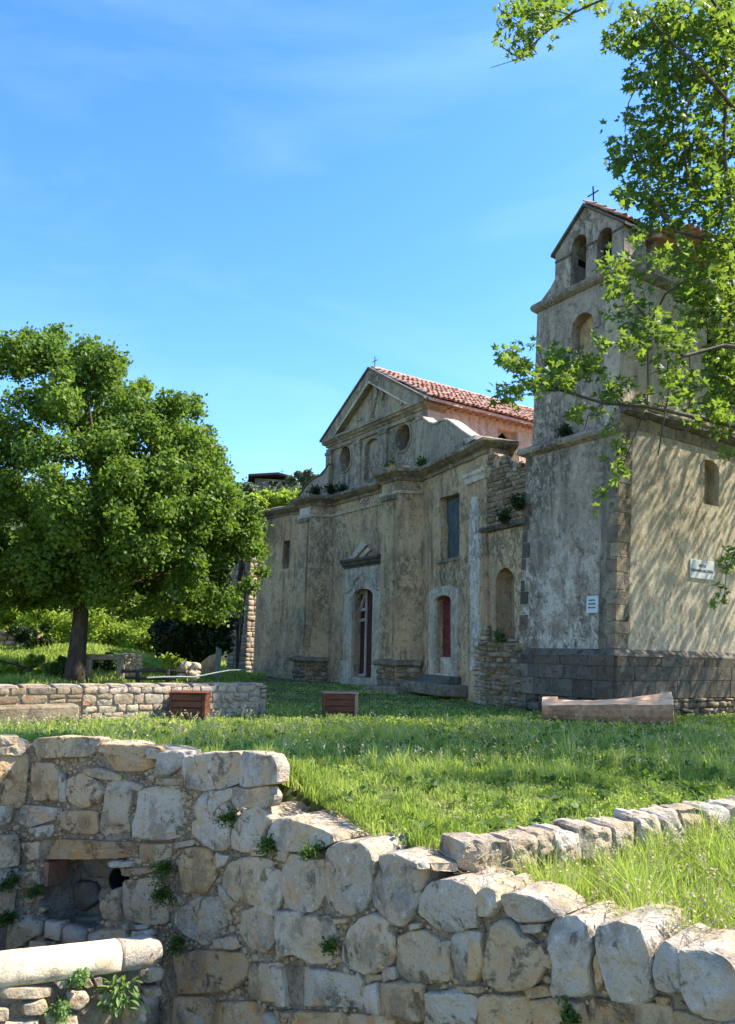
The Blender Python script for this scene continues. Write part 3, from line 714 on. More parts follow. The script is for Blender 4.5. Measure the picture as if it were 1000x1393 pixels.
# nave walls and roof
N = NAVE
slab('nave_wall', N, [(.5, 4.0), (12, 4.0), (12, 8.3), (.5, 8.3)], [[(3.62, 7.18), (4.62, 7.18), (4.62, 7.92), (3.62, 7.92)]], 0, -.5, 'pink', church)
slab('window_panel', N, [(3.6, 7.1), (4.66, 7.1), (4.66, 8.1), (3.6, 8.1)], [[(3.9, 7.2), (4.5, 7.2), (4.5, 7.62), (4.2, 7.92), (3.9, 7.66)]], -.30, -.38, 'pink', church)
box('window_void', N, 3.5, 4.8, -.7, -.6, 7.0, 8.2, 'void', church)
def tiles(name, o, a, b, na, nb, parent, wid, lng, mat='tile', jit=.012):
    "barrel tiles: columns step along a, rows step down along b"
    a = Vector(a).normalized(); b = Vector(b).normalized(); up = a.cross(b)
    if up.z < 0: up = -up
    g = Geo(); o = Vector(o); S = 5
    for i in range(na):
        for j in range(nb):
            jj = Vector((rnd.uniform(-jit, jit), rnd.uniform(-jit, jit), rnd.uniform(-jit, jit)))
            for (off, sg, lift) in ((0, 1, .03), (.5, -1, .03)):
                c = o + a * (i + off) * wid + b * j * lng + jj; r = wid * .36; vs = []
                for e, (ll, li) in enumerate(((0, .0), (lng * 1.15, .035))):
                    rr = r * (1.0 if e == 0 else 1.15) if sg > 0 else r * (1.1 if e == 0 else .95)
                    for k in range(S + 1):
                        t = math.pi * k / S
                        vs.append(c + b * ll + a * rr * math.cos(t) + up * (li + (lift + rr * .85 * math.sin(t) if sg > 0 else lift + .02 - rr * .5 * math.sin(t))))
                g.add(vs, [(k, k + 1, S + 2 + k, S + 1 + k) for k in range(S)])
    return g.out(name, mat, parent, kind='stuff', fix=False)
ridge0 = F.p(AX, -.28, 10.27); eave0 = F.p(3.62, -.28, 8.24); ridL = F.p(-3.35, -.28, 8.24)
vv3 = Vector((.834, .552, 0)).normalized(); L = 11.5
for q, nm in ((eave0, 'roof'), (ridL, 'roof')):
    vs = [ridge0, q, q + vv3 * L, ridge0 + vv3 * L]; vs = vs + [v - Vector((0, 0, .10)) for v in vs]
    mk_fix(nm, vs, [(0, 1, 2, 3), (7, 6, 5, 4), (0, 4, 5, 1), (1, 5, 6, 2), (2, 6, 7, 3), (3, 7, 4, 0)], 'tile', church)
sl = (eave0 - ridge0); tiles('roof_tiles', ridge0 + vv3 * .1, vv3, sl, 52, int(sl.length / .33), church, .215, .335, jit=.02)
g = Geo(); g.tube([ridge0 + vv3 * (i * .4) + Vector((0, 0, .05 + .015 * (i % 2))) for i in range(29)], .09, 8); g.out('ridge_tiles', 'tile', church)
g = Geo()
for i in range(34): 
    a_ = N.p(.7 + i * .32, .0, 8.14); b_ = N.p(.7 + i * .32, .26, 8.14); g.tube([a_, b_], .035, 4)
g.out('eave_brackets', 'brick', church, kind='stuff')
# side aisle roof (broken) and link wall with niche
ar0 = F.p(3.3, -.8, 6.55); ar1 = F.p(8.4, -1.2, 4.95); asl = ar1 - ar0
vs = [ar0, ar1, ar1 + vv3 * 6, ar0 + vv3 * 6]; vs += [v - Vector((0, 0, .12)) for v in vs]
mk_fix('aisle_roof', vs, [(0, 1, 2, 3), (7, 6, 5, 4), (0, 4, 5, 1), (1, 5, 6, 2), (2, 6, 7, 3), (3, 7, 4, 0)], 'tile', church)
tiles('aisle_roof_tiles', ar0 + asl * .45, vv3, asl, 26, 9, church, .215, .335)
K_ = LINK
tp = [(0, 5.3), (.25, 5.5), (.5, 5.15), (.8, 5.0), (1.05, 4.7), (1.3, 4.75), (1.75, 4.45)]
slab('link_wall', K_, [(-.1, -1.6), (1.9, -1.6), (1.9, 4.4)] + list(reversed(tp)) + [(-.1, 5.3)], [arch(.40, 1.18, .20, 1.78, 10)], 0, -.5, 'facade', church)
g = Geo(); pn = 9
for i in range(pn):
    t0, t1 = math.pi * i / pn, math.pi * (i + 1) / pn
    a = [K_.p(.79 - .42 * math.cos(t), -.48 - .0 - .22 * math.sin(t) + .05, z) for t in (t0, t1) for z in (.1, 2.25)]
    g.add(a, [(0, 1, 3, 2)])
g.out('niche_back', 'volute', church, fix=False)
cornice('link_ledge', [xy(K_, -.1), xy(K_, 1.8)], [(-.02, 3.16), (.10, 3.18), (.16, 3.25), (.10, 3.33), (-.02, 3.36)], 'dark_frieze', church, wob=.03)
masonry(K_, .1, 1.8, 3.4, 5.3, .26, .13, 'rubble', church, proud=.05, back=.08, gap=.008, top=lambda s: 5.35 - .5 * s + .2 * math.sin(s * 9), name='rubble_stone')
masonry(K_, .0, 1.7, -1.45, .45, .24, .115, 'rubble', church, proud=.26, back=.05, gap=.014, top=lambda s: .35 - .35 * abs(math.sin(s * 5)) + .15, jit=.3, rough=.8, name='rubble_stone')
masonry(R_, 3.45, 4.1, -1.45, .7, .2, .11, 'rubble_pale', church, proud=.08, back=.08, gap=.012, top=lambda s: .1 + (s - 3.5) * 1.1, jit=.3, rough=.8, d=.1, name='rubble_stone')
g = Geo(); g.box(K_, -.1, 1.75, -.0, .16, -1.6, .25); g.out('rubble_core', 'mortar', church)
box('loose_block', R_, 3.2, 3.75, -.25, .25, 5.80, 5.93, 'white_plaster', church, jit=.03)
box('loose_block', R_, 2.5, 3.0, -.2, .2, 5.78, 5.90, 'cornice', church, jit=.03)

# ------------------------------------------------------------------ bell tower and adjoining hall
tower = thing('bell_tower', 'grey plastered bell tower with gabled twin bell openings, iron cross and dark stone plinth', 'bell tower', TOW.p(-1.4, -1, -1.2))
T = TOW; B = BODY
slab('tower_wall', T, [(-2.85, -1.6), (0, -1.6), (0, 5.0), (-2.85, 5.0)], [], 0, -.45, 'tower', tower)
slab('upper_tower_wall', T, [(-2.72, 5.0), (-.08, 5.0), (-.08, 8.72), (-2.72, 8.72)], [arch(-1.52, -.88, 6.7, 7.72, 10)], -.06, -.55, 'tower', tower)
box('window_blocking', T, -1.6, -.8, -.40, -.34, 6.6, 8.2, 'facade', tower)
slab('window_arch', T, [(-1.62, 7.55)] + [(-1.2 + .52 * math.cos(t), 7.72 + .52 * math.sin(t)) for t in [math.pi - math.pi * i / 10 for i in range(11)]] + [(-.68, 7.55), (-.88, 7.55)] + [(-1.2 + .33 * math.cos(t), 7.72 + .33 * math.sin(t)) for t in [math.pi * i / 10 for i in range(11)]] + [(-1.53, 7.55)], [], -.03, -.08, 'tower', tower)
g = Geo(); g.box(T, -2.84, -.02, -3.2, -.45, -1.6, 5.0); g.out('tower_core', 'tower', tower)
g = Geo(); g.box(T, -2.70, -.10, -3.0, -.55, 5.0, 8.72); g.out('upper_tower_core', 'tower', tower)
def rollprof(z, o=.16): return [(-.06, z - .14), (.03, z - .13), (o * .8, z - .07), (o, z), (o * .85, z + .08), (o * .3, z + .12), (-.1, z + .13)]
cornice('tower_ledge', [xy(T, -2.86, -1.5), xy(T, -2.86), xy(T, .02)], rollprof(4.98, .17), 'tower', tower, lean=T.lean, wob=.008)
cornice('belfry_ledge', [xy(T, -2.74, -1.2), xy(T, -2.74, -.06), xy(T, -.06, -.06), xy(T, -.06, -2.6)], rollprof(8.74, .13), 'cornice', tower, lean=T.lean, wob=.006)
gab = [(-2.70, 8.84), (-.05, 8.84), (-.10, 9.80), (-1.26, 10.76), (-2.18, 9.96), (-2.17, 9.3), (-2.32, 9.12), (-2.56, 8.95)]
belf = slab('bell_gable', T, gab, [arch(-1.66, -1.18, 8.9, 9.88, 8), arch(-.86, -.42, 8.9, 9.72, 8)], -.08, -.88, 'tower', tower)
for s0, z0 in ((-1.66, 9.52), (-.86, 9.46)): box('beam_socket', T, s0 - .01, s0 + .004, -.62, -.34, z0, z0 + .17, 'void', tower)
for s0, s1 in ((-2.17, -1.66), (-1.18, -.86), (-.42, -.10)): box('impost_band', T, s0, s1, -.09, -.055, 9.70, 9.75, 'dark_frieze', tower)
slab('gable_verge', T, [(-2.27, 9.89), (-1.26, 10.77), (.0, 9.73), (.0, 9.80), (-1.26, 10.85), (-2.27, 9.96)], [], .0, -.98, 'dark_frieze', tower)
rg = T.p(-1.26, -.0, 10.83); rr_ = T.p(.03, -.0, 9.79)
tiles('gable_tiles', rg, vv3, rr_ - rg, 5, 4, tower, .2, .36)
cross(tower, T.p(-1.18, -.3, 10.8), RR, .56, .34, .02)
# plinth
for (fr, a, b) in ((T, -2.98, .10), (B, -.1, 6.3)):
    masonry(fr, a, b, -1.5, -.92, .32, .19, 'rubble' if fr is B else 'plinth', tower, proud=.17, back=.05, gap=.012, rough=.6, jit=.25, name='foundation_stone')
    for z0, z1 in ((-.92, -.53), (-.53, -.22), (-.22, .0)):
        s = a
        while s < b - .01:
            e = min(b, s + rnd.uniform(.34, .85))
            if b - e < .25: e = b
            j = lambda: rnd.uniform(-.008, .008)
            o = Geo(); o.box(fr, s + .004, e - .004, -.05, .17 + j() + (0 if z0 < -.3 else -.015), z0 + .003, z1 - .003)
            q = o.out('plinth_block', 'plinth', tower)
            bm = bmesh.new(); bm.from_mesh(q.data); bmesh.ops.bevel(bm, geom=bm.edges[:], offset=.008, segments=1, affect='EDGES'); bm.to_mesh(q.data); bm.free()
            s = e
cornice('plinth_weathering', [xy(T, -2.85, -1.0), xy(T, -2.85), xy(T, 0.0), xy(B, 9, 0)], [(-.1, -.01), (.16, -.005), (.15, .03), (.02, .14), (-.1, .15)], 'plinth', tower, wob=.008)
# quoins
z = .15; k = 0
while z < 5.35:
    h = rnd.uniform(.27, .38); z1 = min(z + h, 5.4)
    a, b = (rnd.uniform(.24, .36), rnd.uniform(.36, .56)) if k % 2 else (rnd.uniform(.14, .24), rnd.uniform(.2, .34))
    vs = []
    for zz in (z + .004, z1 - .004):
        vs += [T.p(-a, -.05, zz), T.p(-a, .010, zz), T.p(.010, .010, zz), B.p(b, .010, zz), B.p(b, -.05, zz), T.p(-.05, -.05, zz)]
    fs = [(0, 1, 2, 3, 4, 5)[::-1], (6, 7, 8, 9, 10, 11)] + [(i, (i + 1) % 6, 6 + (i + 1) % 6, 6 + i) for i in range(6)]
    q = mk_fix('quoin', vs, fs, 'quoin', tower)
    bm = bmesh.new(); bm.from_mesh(q.data); bmesh.ops.bevel(bm, geom=[e for e in bm.edges], offset=.012, segments=1, affect='EDGES'); bm.to_mesh(q.data); bm.free()
    z = z1; k += 1
z = .3
while z < 4.7:       # stones left bare along the far edge of the tower front
    h = rnd.uniform(.25, .4)
    if rnd.random() < .75: box('quoin', T, -2.87, -2.87 + rnd.uniform(.12, .3), -.1, .012, z, z + h - .012, 'plinth', tower, bev=.01)
    z += h
# side wall of the hall
wo_ = arch(2.98, 3.78, 3.66, 4.55, 8, .22)
slab('hall_wall', B, [(0.0, -1.6), (13, -1.6), (13, 5.35), (0.0, 5.35)], [wo_], 0, -.45, 'tower_side', tower)
slab('hall_upper_wall', B, [(0.02, 5.35), (13, 5.35), (13, 9.75), (1.2, 9.75), (1.2, 8.7), (.02, 8.7)], [[(3.3, 7.25), (4.25, 7.25), (4.25, 8.25), (3.3, 8.25)]], -.06, -.5, 'tower_side', tower)
g = Geo(); g.box(B, 1.25, 13, -2.6, -1.2, -1.6, 9.7); g.out('hall_core', 'tower_side', tower)
box('window_blocking', B, 2.9, 3.9, -.40, -.32, 3.6, 4.8, 'tower_side', tower)
box('window_void', B, 3.2, 4.35, -.46, -.40, 7.1, 8.4, 'void', tower)
box('shutter', B, 3.85, 4.25, -.35, -.31, 7.25, 8.25, 'door_wood', tower)
cornice('hall_ledge', [xy(B, .02, .0), xy(B, 12.5, 0)], [(-.1, 5.30), (.06, 5.30), (.14, 5.36), (.17, 5.43), (.10, 5.50), (-.1, 5.53)], 'dark_frieze', tower, lean=B.lean, wob=.028)
cornice('hall_ledge_flashing', [xy(B, .1, .0), xy(B, 12.5, 0)], [(-.1, 5.53), (.10, 5.505), (.13, 5.54), (-.1, 5.60)], 'pale_trim', tower, lean=B.lean, wob=.02)
s = .55
while s < 6.4:
    e = s + rnd.uniform(.35, .75); box('band_block', B, s + .005, e - .005, -.05, .018, 5.02, 5.29, 'quoin', tower, bev=.01); s = e
for s0, z0, z1 in ((1.0, 5.6, 8.0), (1.75, 5.9, 7.6), (2.6, 6.0, 8.6)):
    g = Geo(); g.tube([B.p(s0 + .02 * math.sin(i), -.055, z0 + (z1 - z0) * i / 8) for i in range(9)], .012, 4); g.out('wall_cable', 'iron', tower)
g = Geo(); g.tube([B.p(1.2, .10, 5.64), B.p(1.75, .10, 5.80)], .018, 5)
for i in range(5): g.tube([B.p(1.2 + i * .1375, .10, 5.64 + i * .04), B.p(1.2 + i * .1375, .10, 5.76 + i * .045)], .010, 4)
g.out('iron_spikes', 'iron', tower, kind='stuff')
e0 = B.p(1.0, .25, 9.72); e1 = B.p(13, .25, 9.72); r0_ = B.p(1.0, -2.5, 10.7); r1_ = B.p(13, -2.5, 10.7)
vs = [e0, e1, r1_, r0_]; vs += [v - Vector((0, 0, .1)) for v in vs]
mk_fix('hall_roof', vs, [(0, 1, 2, 3), (7, 6, 5, 4), (0, 4, 5, 1), (1, 5, 6, 2), (2, 6, 7, 3), (3, 7, 4, 0)], 'tile', tower)
tiles('hall_roof_tiles', r0_, e1 - e0, e0 - r0_, 50, 10, tower, .22, .36)

# plaques
def text_on(fr, s, z, d, body, size, parent, bold=0):
    cu = bpy.data.curves.new('lettering', 'FONT'); cu.body = body; cu.size = size; cu.align_x = 'CENTER'; cu.align_y = 'CENTER'; cu.extrude = .002; cu.offset = bold
    t = bpy.data.objects.new('lettering_tmp', cu); COL.objects.link(t)
    dg = bpy.context.evaluated_depsgraph_get(); me = bpy.data.meshes.new_from_object(t.evaluated_get(dg))
    bpy.data.objects.remove(t)
    mw = Matrix(((fr.r.x, 0, fr.n.x), (fr.r.y, 0, fr.n.y), (0, 1, 0)))
    o = bpy.data.objects.new('lettering', me); me.transform(mw.to_4x4()); me.materials.clear(); me.materials.append(M['ink'])
    o.location = fr.p(s, d, z) - rootpos(parent); link(o, parent); return o
def plaque(fr, s0, s1, z0, z1, mat, lines, label):
    g = Geo(); c = fr.p((s0 + s1) / 2, 0, (z0 + z1) / 2)
    t = thing('street_sign', label, 'street sign', c)
    box('plate', fr, s0, s1, .0, .03, z0, z1, mat, t, bev=.006)
    for (txt, zz, sz, xs_) in lines:
        o = text_on(fr, (s0 + s1) / 2, zz, .033, txt, sz, t, .0015)
        w_ = o.dimensions
        o.scale = (1, 1, 1)
    return t
# the two name plaques fixed to the walls
plaque(B, 2.60, 3.56, 1.84, 2.28, 'marble', [('PIAZZA', 2.15, .085, 1), ('GIOVANNI NICOTERA', 2.03, .088, 1)], 'white marble plaque reading PIAZZA GIOVANNI NICOTERA on the sunlit ochre wall')
plaque(T, -.78, -.46, .92, 1.30, 'enamel', [('PIAZZA', 1.20, .05, 1), ('GIOVANNI', 1.12, .042, 1), ('NICOTERA', 1.04, .042, 1)], 'small white street plaque on the shaded grey front of the bell tower')

# ------------------------------------------------------------------ ruined wall left of the facade
rw = thing('ruined_wall', 'broken rubble masonry wall end standing just left of the church facade', 'wall', (-4.97, 32.49, -1.3))
PL, PR = Frame((-4.97, 32.49), RR), Frame((-4.97, 32.49), VV)
vs = [PL.p(-1.0, -.02, z) for z in (-1.7, 4.4)]
g = Geo(); g.box(PR, 0.02, 1.0, -1.2, -.02, -1.7, 4.9); g.out('wall_core', 'mortar', rw)
masonry(PR, 0, 1.0, -1.6, 5.0, .30, .20, 'rubble_pale', rw, proud=.02, back=.05, gap=.015, rough=.5, skip=lambda s, z: .25 < s < .55 and .25 < z < .55)
box('putlog_hole', PR, .25, .55, -.05, -.015, .2, .55, 'void', rw)
masonry(PL, -1.9, 0, -1.6, 4.4, .34, .24, 'rubble', rw, proud=.02, back=.05, gap=.015, rough=.5, top=lambda s: 4.3 + s * .5)  # less lit face gets darker stone, sunlit face pale: light put into colour
g = Geo(); g.box(PL, -1.9, 0, -.5, -.02, -1.7, 3.5); g.out('wall_core', 'rubble', rw)
# ------------------------------------------------------------------ foreground retaining wall (three lengths)
def seg_of(S): return (SEG_A, 0) if S < 0 else ((SEG_L, 0) if S < LEN_L else (SEG_M, LEN_L))
def wp(S, d, z):
    f, o = seg_of(S); return f.p(S - o, d, z)
def hitw(px, py):
    f, o = (SEG_A, 0) if px < 42 else ((SEG_L, 0) if px < 250 else (SEG_M, LEN_L))
    s, z = f.hit(px, py); S = s + o
    if px < 42: S = min(S, -.001)
    return S, z
TOP = [(-300, 990), (0, 1006), (60, 1006), (160, 1012), (250, 1026), (268, 1040), (276, 1085), (352, 1108), (380, 1122), (450, 1150), (510, 1162), (580, 1188), (650, 1212), (700, 1222), (770, 1252), (800, 1262), (880, 1276), (925, 1302), (1000, 1316), (1300, 1440)]
topS = [hitw(*q) for q in TOP]
def topz(S):
    for (a, za), (b, zb) in zip(topS, topS[1:]):
        if S <= b: return za + (zb - za) * max(0, min(1, (S - a) / (b - a)))
    return topS[-1][1]
ZA = lambda P: [(x / 2.5, 980 + y / 2.5) for x, y in P]
ZB = lambda P: [(380 + x / 3.125, 1060 + y / 3.125) for x, y in P]
ZC = lambda P: [(640 + x / 2.778, 1080 + y / 2.776) for x, y in P]
LW = [  # left length
 [(0,55),(58,53),(64,80),(0,82)], [(0,86),(55,83),(85,95),(75,118),(0,118)],
 [(125,62),(210,57),(300,60),(306,90),(306,120),(200,127),(128,123)], [(312,60),(345,64),(325,110),(310,116)],
 [(340,82),(420,82),(510,88),(538,98),(530,150),(480,172),(400,172),(335,150),(327,120)],
 [(108,147),(180,150),(202,180),(198,266),(112,264)], [(206,186),(227,190),(224,270),(203,270)],
 [(238,200),(280,182),(330,205),(352,245),(330,280),(280,294),(240,275),(228,235)],
 [(287,165),(340,160),(405,190),(400,203),(330,195),(292,180)], [(366,212),(435,208),(445,260),(430,330),(438,390),(372,400),(345,370),(357,290)],
 [(447,207),(490,225),(478,240),(452,235)], [(532,197),(625,200),(622,220),(535,217)],
 [(472,237),(560,228),(632,232),(656,270),(643,340),(638,388),(560,406),(457,395),(454,360),(470,300)],
 [(0,122),(100,126),(102,200),(92,273),(60,288),(0,290)], [(0,297),(44,294),(34,345),(0,355)],
 [(50,294),(130,292),(203,302),(198,330),(110,363),(44,348)], [(108,367),(175,357),(170,395),(110,397)],
 [(212,311),(328,309),(332,380),(270,387),(214,362)], [(0,397),(60,394),(78,430),(65,488),(0,498)],
 [(103,416),(132,413),(132,470),(105,472)], [(138,407),(290,405),(370,412),(459,412),(461,464),(330,471),(142,471)],
 [(476,421),(594,420),(597,470),(520,487),(476,475)], [(602,416),(654,407),(650,425),(612,432)],
 [(376,480),(454,481),(450,498),(380,498)], [(410,503),(500,502),(504,520),(415,530)],
 [(421,552),(500,542),(560,542),(574,600),(568,685),(500,689),(432,670),(419,600)],
 [(0,506),(68,501),(78,540),(0,558)], [(82,517),(138,512),(138,560),(97,569)], [(0,592),(88,572),(103,620),(78,650),(0,658)],
 [(345,622),(385,582),(413,577),(411,640),(404,675),(352,670)],
 [(0,692),(98,682),(138,720),(80,780),(0,800)], [(337,714),(424,710),(428,740),(337,742)], [(452,717),(520,710),(524,730),(457,735)],
 [(425,692),(500,695),(498,708),(430,708)], [(560,215),(622,224),(600,232),(565,226)],
]
CP = [  # coping stones, deep blocks
 (ZA([(542,112),(585,108),(624,112),(621,150),(582,180),(530,176)]), .25), (ZA([(637,122),(700,112),(815,110),(816,180),(800,215),(740,234),(690,240),(637,225),(630,165)]), .16),
 (ZA([(822,110),(880,112),(925,124),(942,160),(938,212),(900,216),(850,226),(824,215)]), .12),
 (ZA([(800,226),(850,232),(905,226),(925,262),(915,292),(860,298),(800,290),(780,262)]), .10), (ZA([(700,238),(745,240),(790,230),(790,262),(765,285),(740,262)]), .12),
 (ZA([(687,252),(755,243),(786,320),(786,380),(783,434),(740,440),(657,390),(662,310)]), .5),
 (ZA([(836,306),(880,301),(915,340),(902,380),(890,438),(840,444),(792,430),(802,360)]), .45),
 (ZB([(0,168),(60,162),(130,195),(210,238),(215,268),(160,298),(80,308),(20,300),(-35,280),(-30,220)]), .5),
 (ZB([(212,300),(260,280),(340,277),(380,310),(388,350),(383,480),(360,548),(290,568),(230,568),(202,500),(207,380)]), .42),
 (ZB([(430,332),(490,322),(560,350),(613,380),(618,440),(590,530),(545,608),(480,600),(402,530),(402,440),(425,390)]), .42),
 (ZB([(655,442),(740,428),(810,450),(840,500),(833,620),(770,643),(690,638),(640,600),(602,570),(612,500)]), .42),
 (ZC([(32,372),(60,352),(90,372),(108,420),(80,458),(32,458)]), .4),
 (ZC([(126,384),(180,366),(260,395),(310,430),(330,458),(280,478),(190,478),(142,450),(122,412)]), .30),
 (ZC([(322,490),(390,482),(438,510),(456,560),(448,640),(452,738),(380,753),(318,743),(332,640),(312,560)]), .42),
 (ZC([(492,512),(560,497),(640,512),(678,570),(688,660),(678,758),(620,778),(542,768),(512,690),(492,600)]), .42),
 (ZC([(702,602),(740,562),(783,592),(793,738),(760,743),(712,730),(697,660)]), .4),
 (ZC([(802,602),(880,602),(960,642),(1010,720),(1010,850),(920,838),(842,808),(807,740)]), .42),
]
MW = [ZA(p) for p in [
 [(627,442),(700,434),(733,470),(738,510),(713,560),(698,583),(620,578),(612,530)],
 [(782,490),(850,462),(918,480),(938,540),(928,600),(880,628),(802,608),(767,560)],
 [(617,642),(680,602),(750,602),(783,680),(758,730),(700,763),(632,730),(612,690)],
 [(827,652),(880,637),(928,670),(933,740),(898,788),(850,768),(817,720)], [(940,655),(1030,650),(1030,770),(947,765)],
 [(587,792),(700,782),(820,792),(843,830),(828,900),(760,920),(602,920),(567,880)],
 [(857,832),(958,832),(972,900),(968,953),(900,953),(847,928)], [(582,942),(620,932),(713,942),(716,1045),(582,1045)],
 [(727,962),(850,957),(912,985),(912,1045),(722,1045)], [(740,450),(782,462),(770,490),(745,500)], [(942,440),(985,445),(975,478),(948,470)],
 [(745,560),(770,575),(800,620),(780,640),(755,590)], [(735,745),(790,735),(812,770),(790,778),(730,770)], [(850,440),(905,450),(890,462),(850,460)]]] + [ZB(p) for p in [
 [(27,352),(60,322),(130,332),(178,370),(197,400),(187,470),(158,548),(110,558),(42,540),(17,450)], [(-110,420),(-50,380),(-5,400),(0,500),(-20,570),(-95,560),(-115,480)],
 [(152,342),(193,340),(197,372),(163,368)], [(397,342),(418,347),(413,398),(397,396)],
 [(0,602),(80,592),(130,582),(208,592),(232,650),(228,738),(198,778),(140,778),(60,740),(0,758)],
 [(302,642),(340,602),(400,582),(458,602),(493,640),(488,740),(448,798),(400,823),(320,808),(267,770),(272,700)],
 [(512,682),(560,652),(620,655),(680,692),(716,790),(712,848),(620,862),(560,858),(502,810)],
 [(742,672),(800,652),(853,662),(848,740),(828,798),(832,838),(752,818),(737,750)], [(692,692),(730,692),(724,798),(694,770)],
 [(22,802),(120,802),(330,842),(356,900),(348,968),(180,963),(42,958)], [(-40,800),(13,812),(28,900),(28,958),(-30,955)],
 [(372,882),(410,872),(428,930),(433,998),(377,983)], [(436,872),(510,868),(602,872),(607,960),(598,1026),(444,1008)],
 [(628,912),(730,907),(829,932),(823,1060),(622,1060)], [(-70,985),(100,987),(268,992),(266,1065),(-70,1065)],
 [(282,1003),(420,1003),(598,1037),(598,1085),(282,1085)], [(552,612),(598,612),(598,633),(562,638)], [(752,882),(858,882),(862,908),(752,906)],
 [(232,592),(288,592),(288,610),(247,614)], [(442,802),(488,802),(493,848),(442,858)], [(372,832),(428,832),(428,853),(382,858)]]] + [ZC(p) for p in [
 [(92,502),(140,482),(200,530),(268,580),(272,650),(238,718),(120,738),(52,700),(62,600)],
 [(237,782),(330,772),(408,792),(438,895),(252,895)], [(42,767),(200,772),(228,800),(213,895),(32,895)], [(462,772),(560,782),(738,802),(762,895),(452,895)],
 [(782,822),(900,842),(1040,862),(1040,900),(772,900)], [(192,492),(268,492),(268,520),(212,520)], [(274,602),(312,612),(308,660),(282,650)], [(702,767),(748,772),(738,800),(707,790)],
 [(0,562),(38,562),(56,640),(28,698),(0,698)], [(200,735),(280,725),(310,760),(230,770)], [(470,620),(486,600),(505,700),(478,740)]]]
wallT = thing('retaining_wall', 'long grey rubble stone retaining wall in the foreground, coping stepping down to the right', 'stone wall', (WC[0], WC[1], -4.0))
S_A0 = -6.0; S_E = LEN_L + 7.2
POLYS = []
rec_px = [(57, 1170), (100, 1166), (165, 1172), (170, 1200), (140, 1235), (135, 1262), (60, 1285), (52, 1215)]
REC = [hitw(*q) for q in rec_px]
def back_of(S, z):   # how far the mortar face lies behind the stones
    d = -.032 + .020 * noise.noise(Vector((S * 7, z * 7, 1))) + .012 * noise.noise(Vector((S * 22, z * 22, 5)))
    if inpoly(S, z, REC): d -= .42
    return d
def body(name, S0, S1, zb, step, mat, parent, thick=.66):
    Ss = [S0 + (S1 - S0) * i / round((S1 - S0) / step) for i in range(round((S1 - S0) / step) + 1)]
    # keep the corners sharp
    nz = 64; vs = []
    for S in Ss:
        t = topz(S) - .075 + .015 * noise.noise(Vector((S * 6, 0, 3)))
        for k in range(nz + 1):
            u = k / nz; z = zb + (t - zb) * (1 - (1 - u) ** 1.0)
            vs.append(wp(S, back_of(S, z), z))
        vs.append(wp(S, -thick * .5, t + .0)); vs.append(wp(S, -thick, t - .03)); vs.append(wp(S, -thick, zb))
    m = nz + 4; fs = [(i * m + j, (i + 1) * m + j, (i + 1) * m + (j + 1) % m, i * m + (j + 1) % m) for i in range(len(Ss) - 1) for j in range(m)]
    return mk(name, vs, fs, mat, parent, smooth=True)
body('mortar', S_A0, S_E, -4.2, .045, 'mortar', wallT)
def wstone(poly, back, proud, mat='stone', n=46):
    P = [hitw(*q) for q in poly]; cS = sum(p[0] for p in P) / len(P); cZ = sum(p[1] for p in P) / len(P)
    gsc = 1 + min(.16, .024 / max(.04, (max(p[0] for p in P) - min(p[0] for p in P)) / 2)); P = [(cS + (a - cS) * gsc, cZ + (b - cZ) * gsc) for a, b in P]
    if P[0][0] * P[-1][0] < 0:   # a stone stays on its own length of wall
        P = [(min(s, -.004) if cS < 0 else max(s, .004), z) for s, z in P]
    POLYS.append(P)
    f, o = seg_of(cS)
    add_stone(P, lambda s, d, z: f.p(s - o, d, z), proud, back, mat, wallT, n=n, rough=1.1)
for i_, p in enumerate(LW): wstone(ZA(p), .12, rnd.uniform(.008, .04), 'stone_brown' if i_ in (4, 5, 7, 17, 20, 21, 13, 24, 28) else 'stone')
for p, bk in CP: wstone(p, bk, rnd.uniform(.015, .04), 'coping', 46)
for p in MW: wstone(p, .12, rnd.uniform(.006, .034), 'stone_brown' if rnd.random() < (.62 if sum(q[1] for q in p) / len(p) > 1305 else .14) else 'stone')
# the same masonry outside the picture
def traced_bottom(S): return -3.05 + .27 * max(0, S - LEN_L) * 1.02
masonry(SEG_A, -5.2, -.46, -4.0, -1.05, .34, .26, 'stone', wallT, proud=.04, back=.1, gap=.03, n=14, rough=.8)
masonry(SEG_L, 0, LEN_L, -4.0, -2.75, .34, .26, 'stone', wallT, proud=.04, back=.1, gap=.03, n=14, rough=.8, top=lambda s: -2.8)
masonry(SEG_M, 0, 7.0, -4.0, -1.5, .36, .28, 'stone', wallT, proud=.04, back=.1, gap=.03, n=14, rough=.8, top=lambda s: (-3.15 - .0 + .285 * s - .25) if s < 5.3 else -1.55)
# coping beyond both ends of the view
for S in [LEN_L + 5.55 + .42 * i for i in range(4)]:
    z0 = topz(S); f, o = seg_of(S)
    add_stone([(S, z0 - .28), (S + .38, z0 - .3), (S + .39, z0 - .02), (S + .2, z0 + .03), (S, z0)], lambda s, d, z: SEG_M.p(s - LEN_L, d, z), .04, .4, 'coping', wallT, n=20)
for i in range(12):
    S = -.95 - i * .42
    add_stone([(S, -1.26), (S + .4, -1.26), (S + .4, -1.0), (S, -.99)], lambda s, d, z: SEG_A.p(s, d, z), .03, .3, 'coping', wallT, n=16)
# top course seen edge-on along the left length
for S0, S1 in ((-.5, -.02), (.03, .48), (.52, .9), (.94, 1.35), (1.4, 1.9)):
    z0 = topz((S0 + S1) / 2); f, o = seg_of((S0 + S1) / 2)
    add_stone([(S0, z0 - .10), (S1, z0 - .10), (S1, z0 - .015), ((S0 + S1) / 2, z0), (S0, z0 - .01)], lambda s, d, z: f.p(s - o, d, z), .0, .42, 'coping', wallT, n=20, rough=.5)
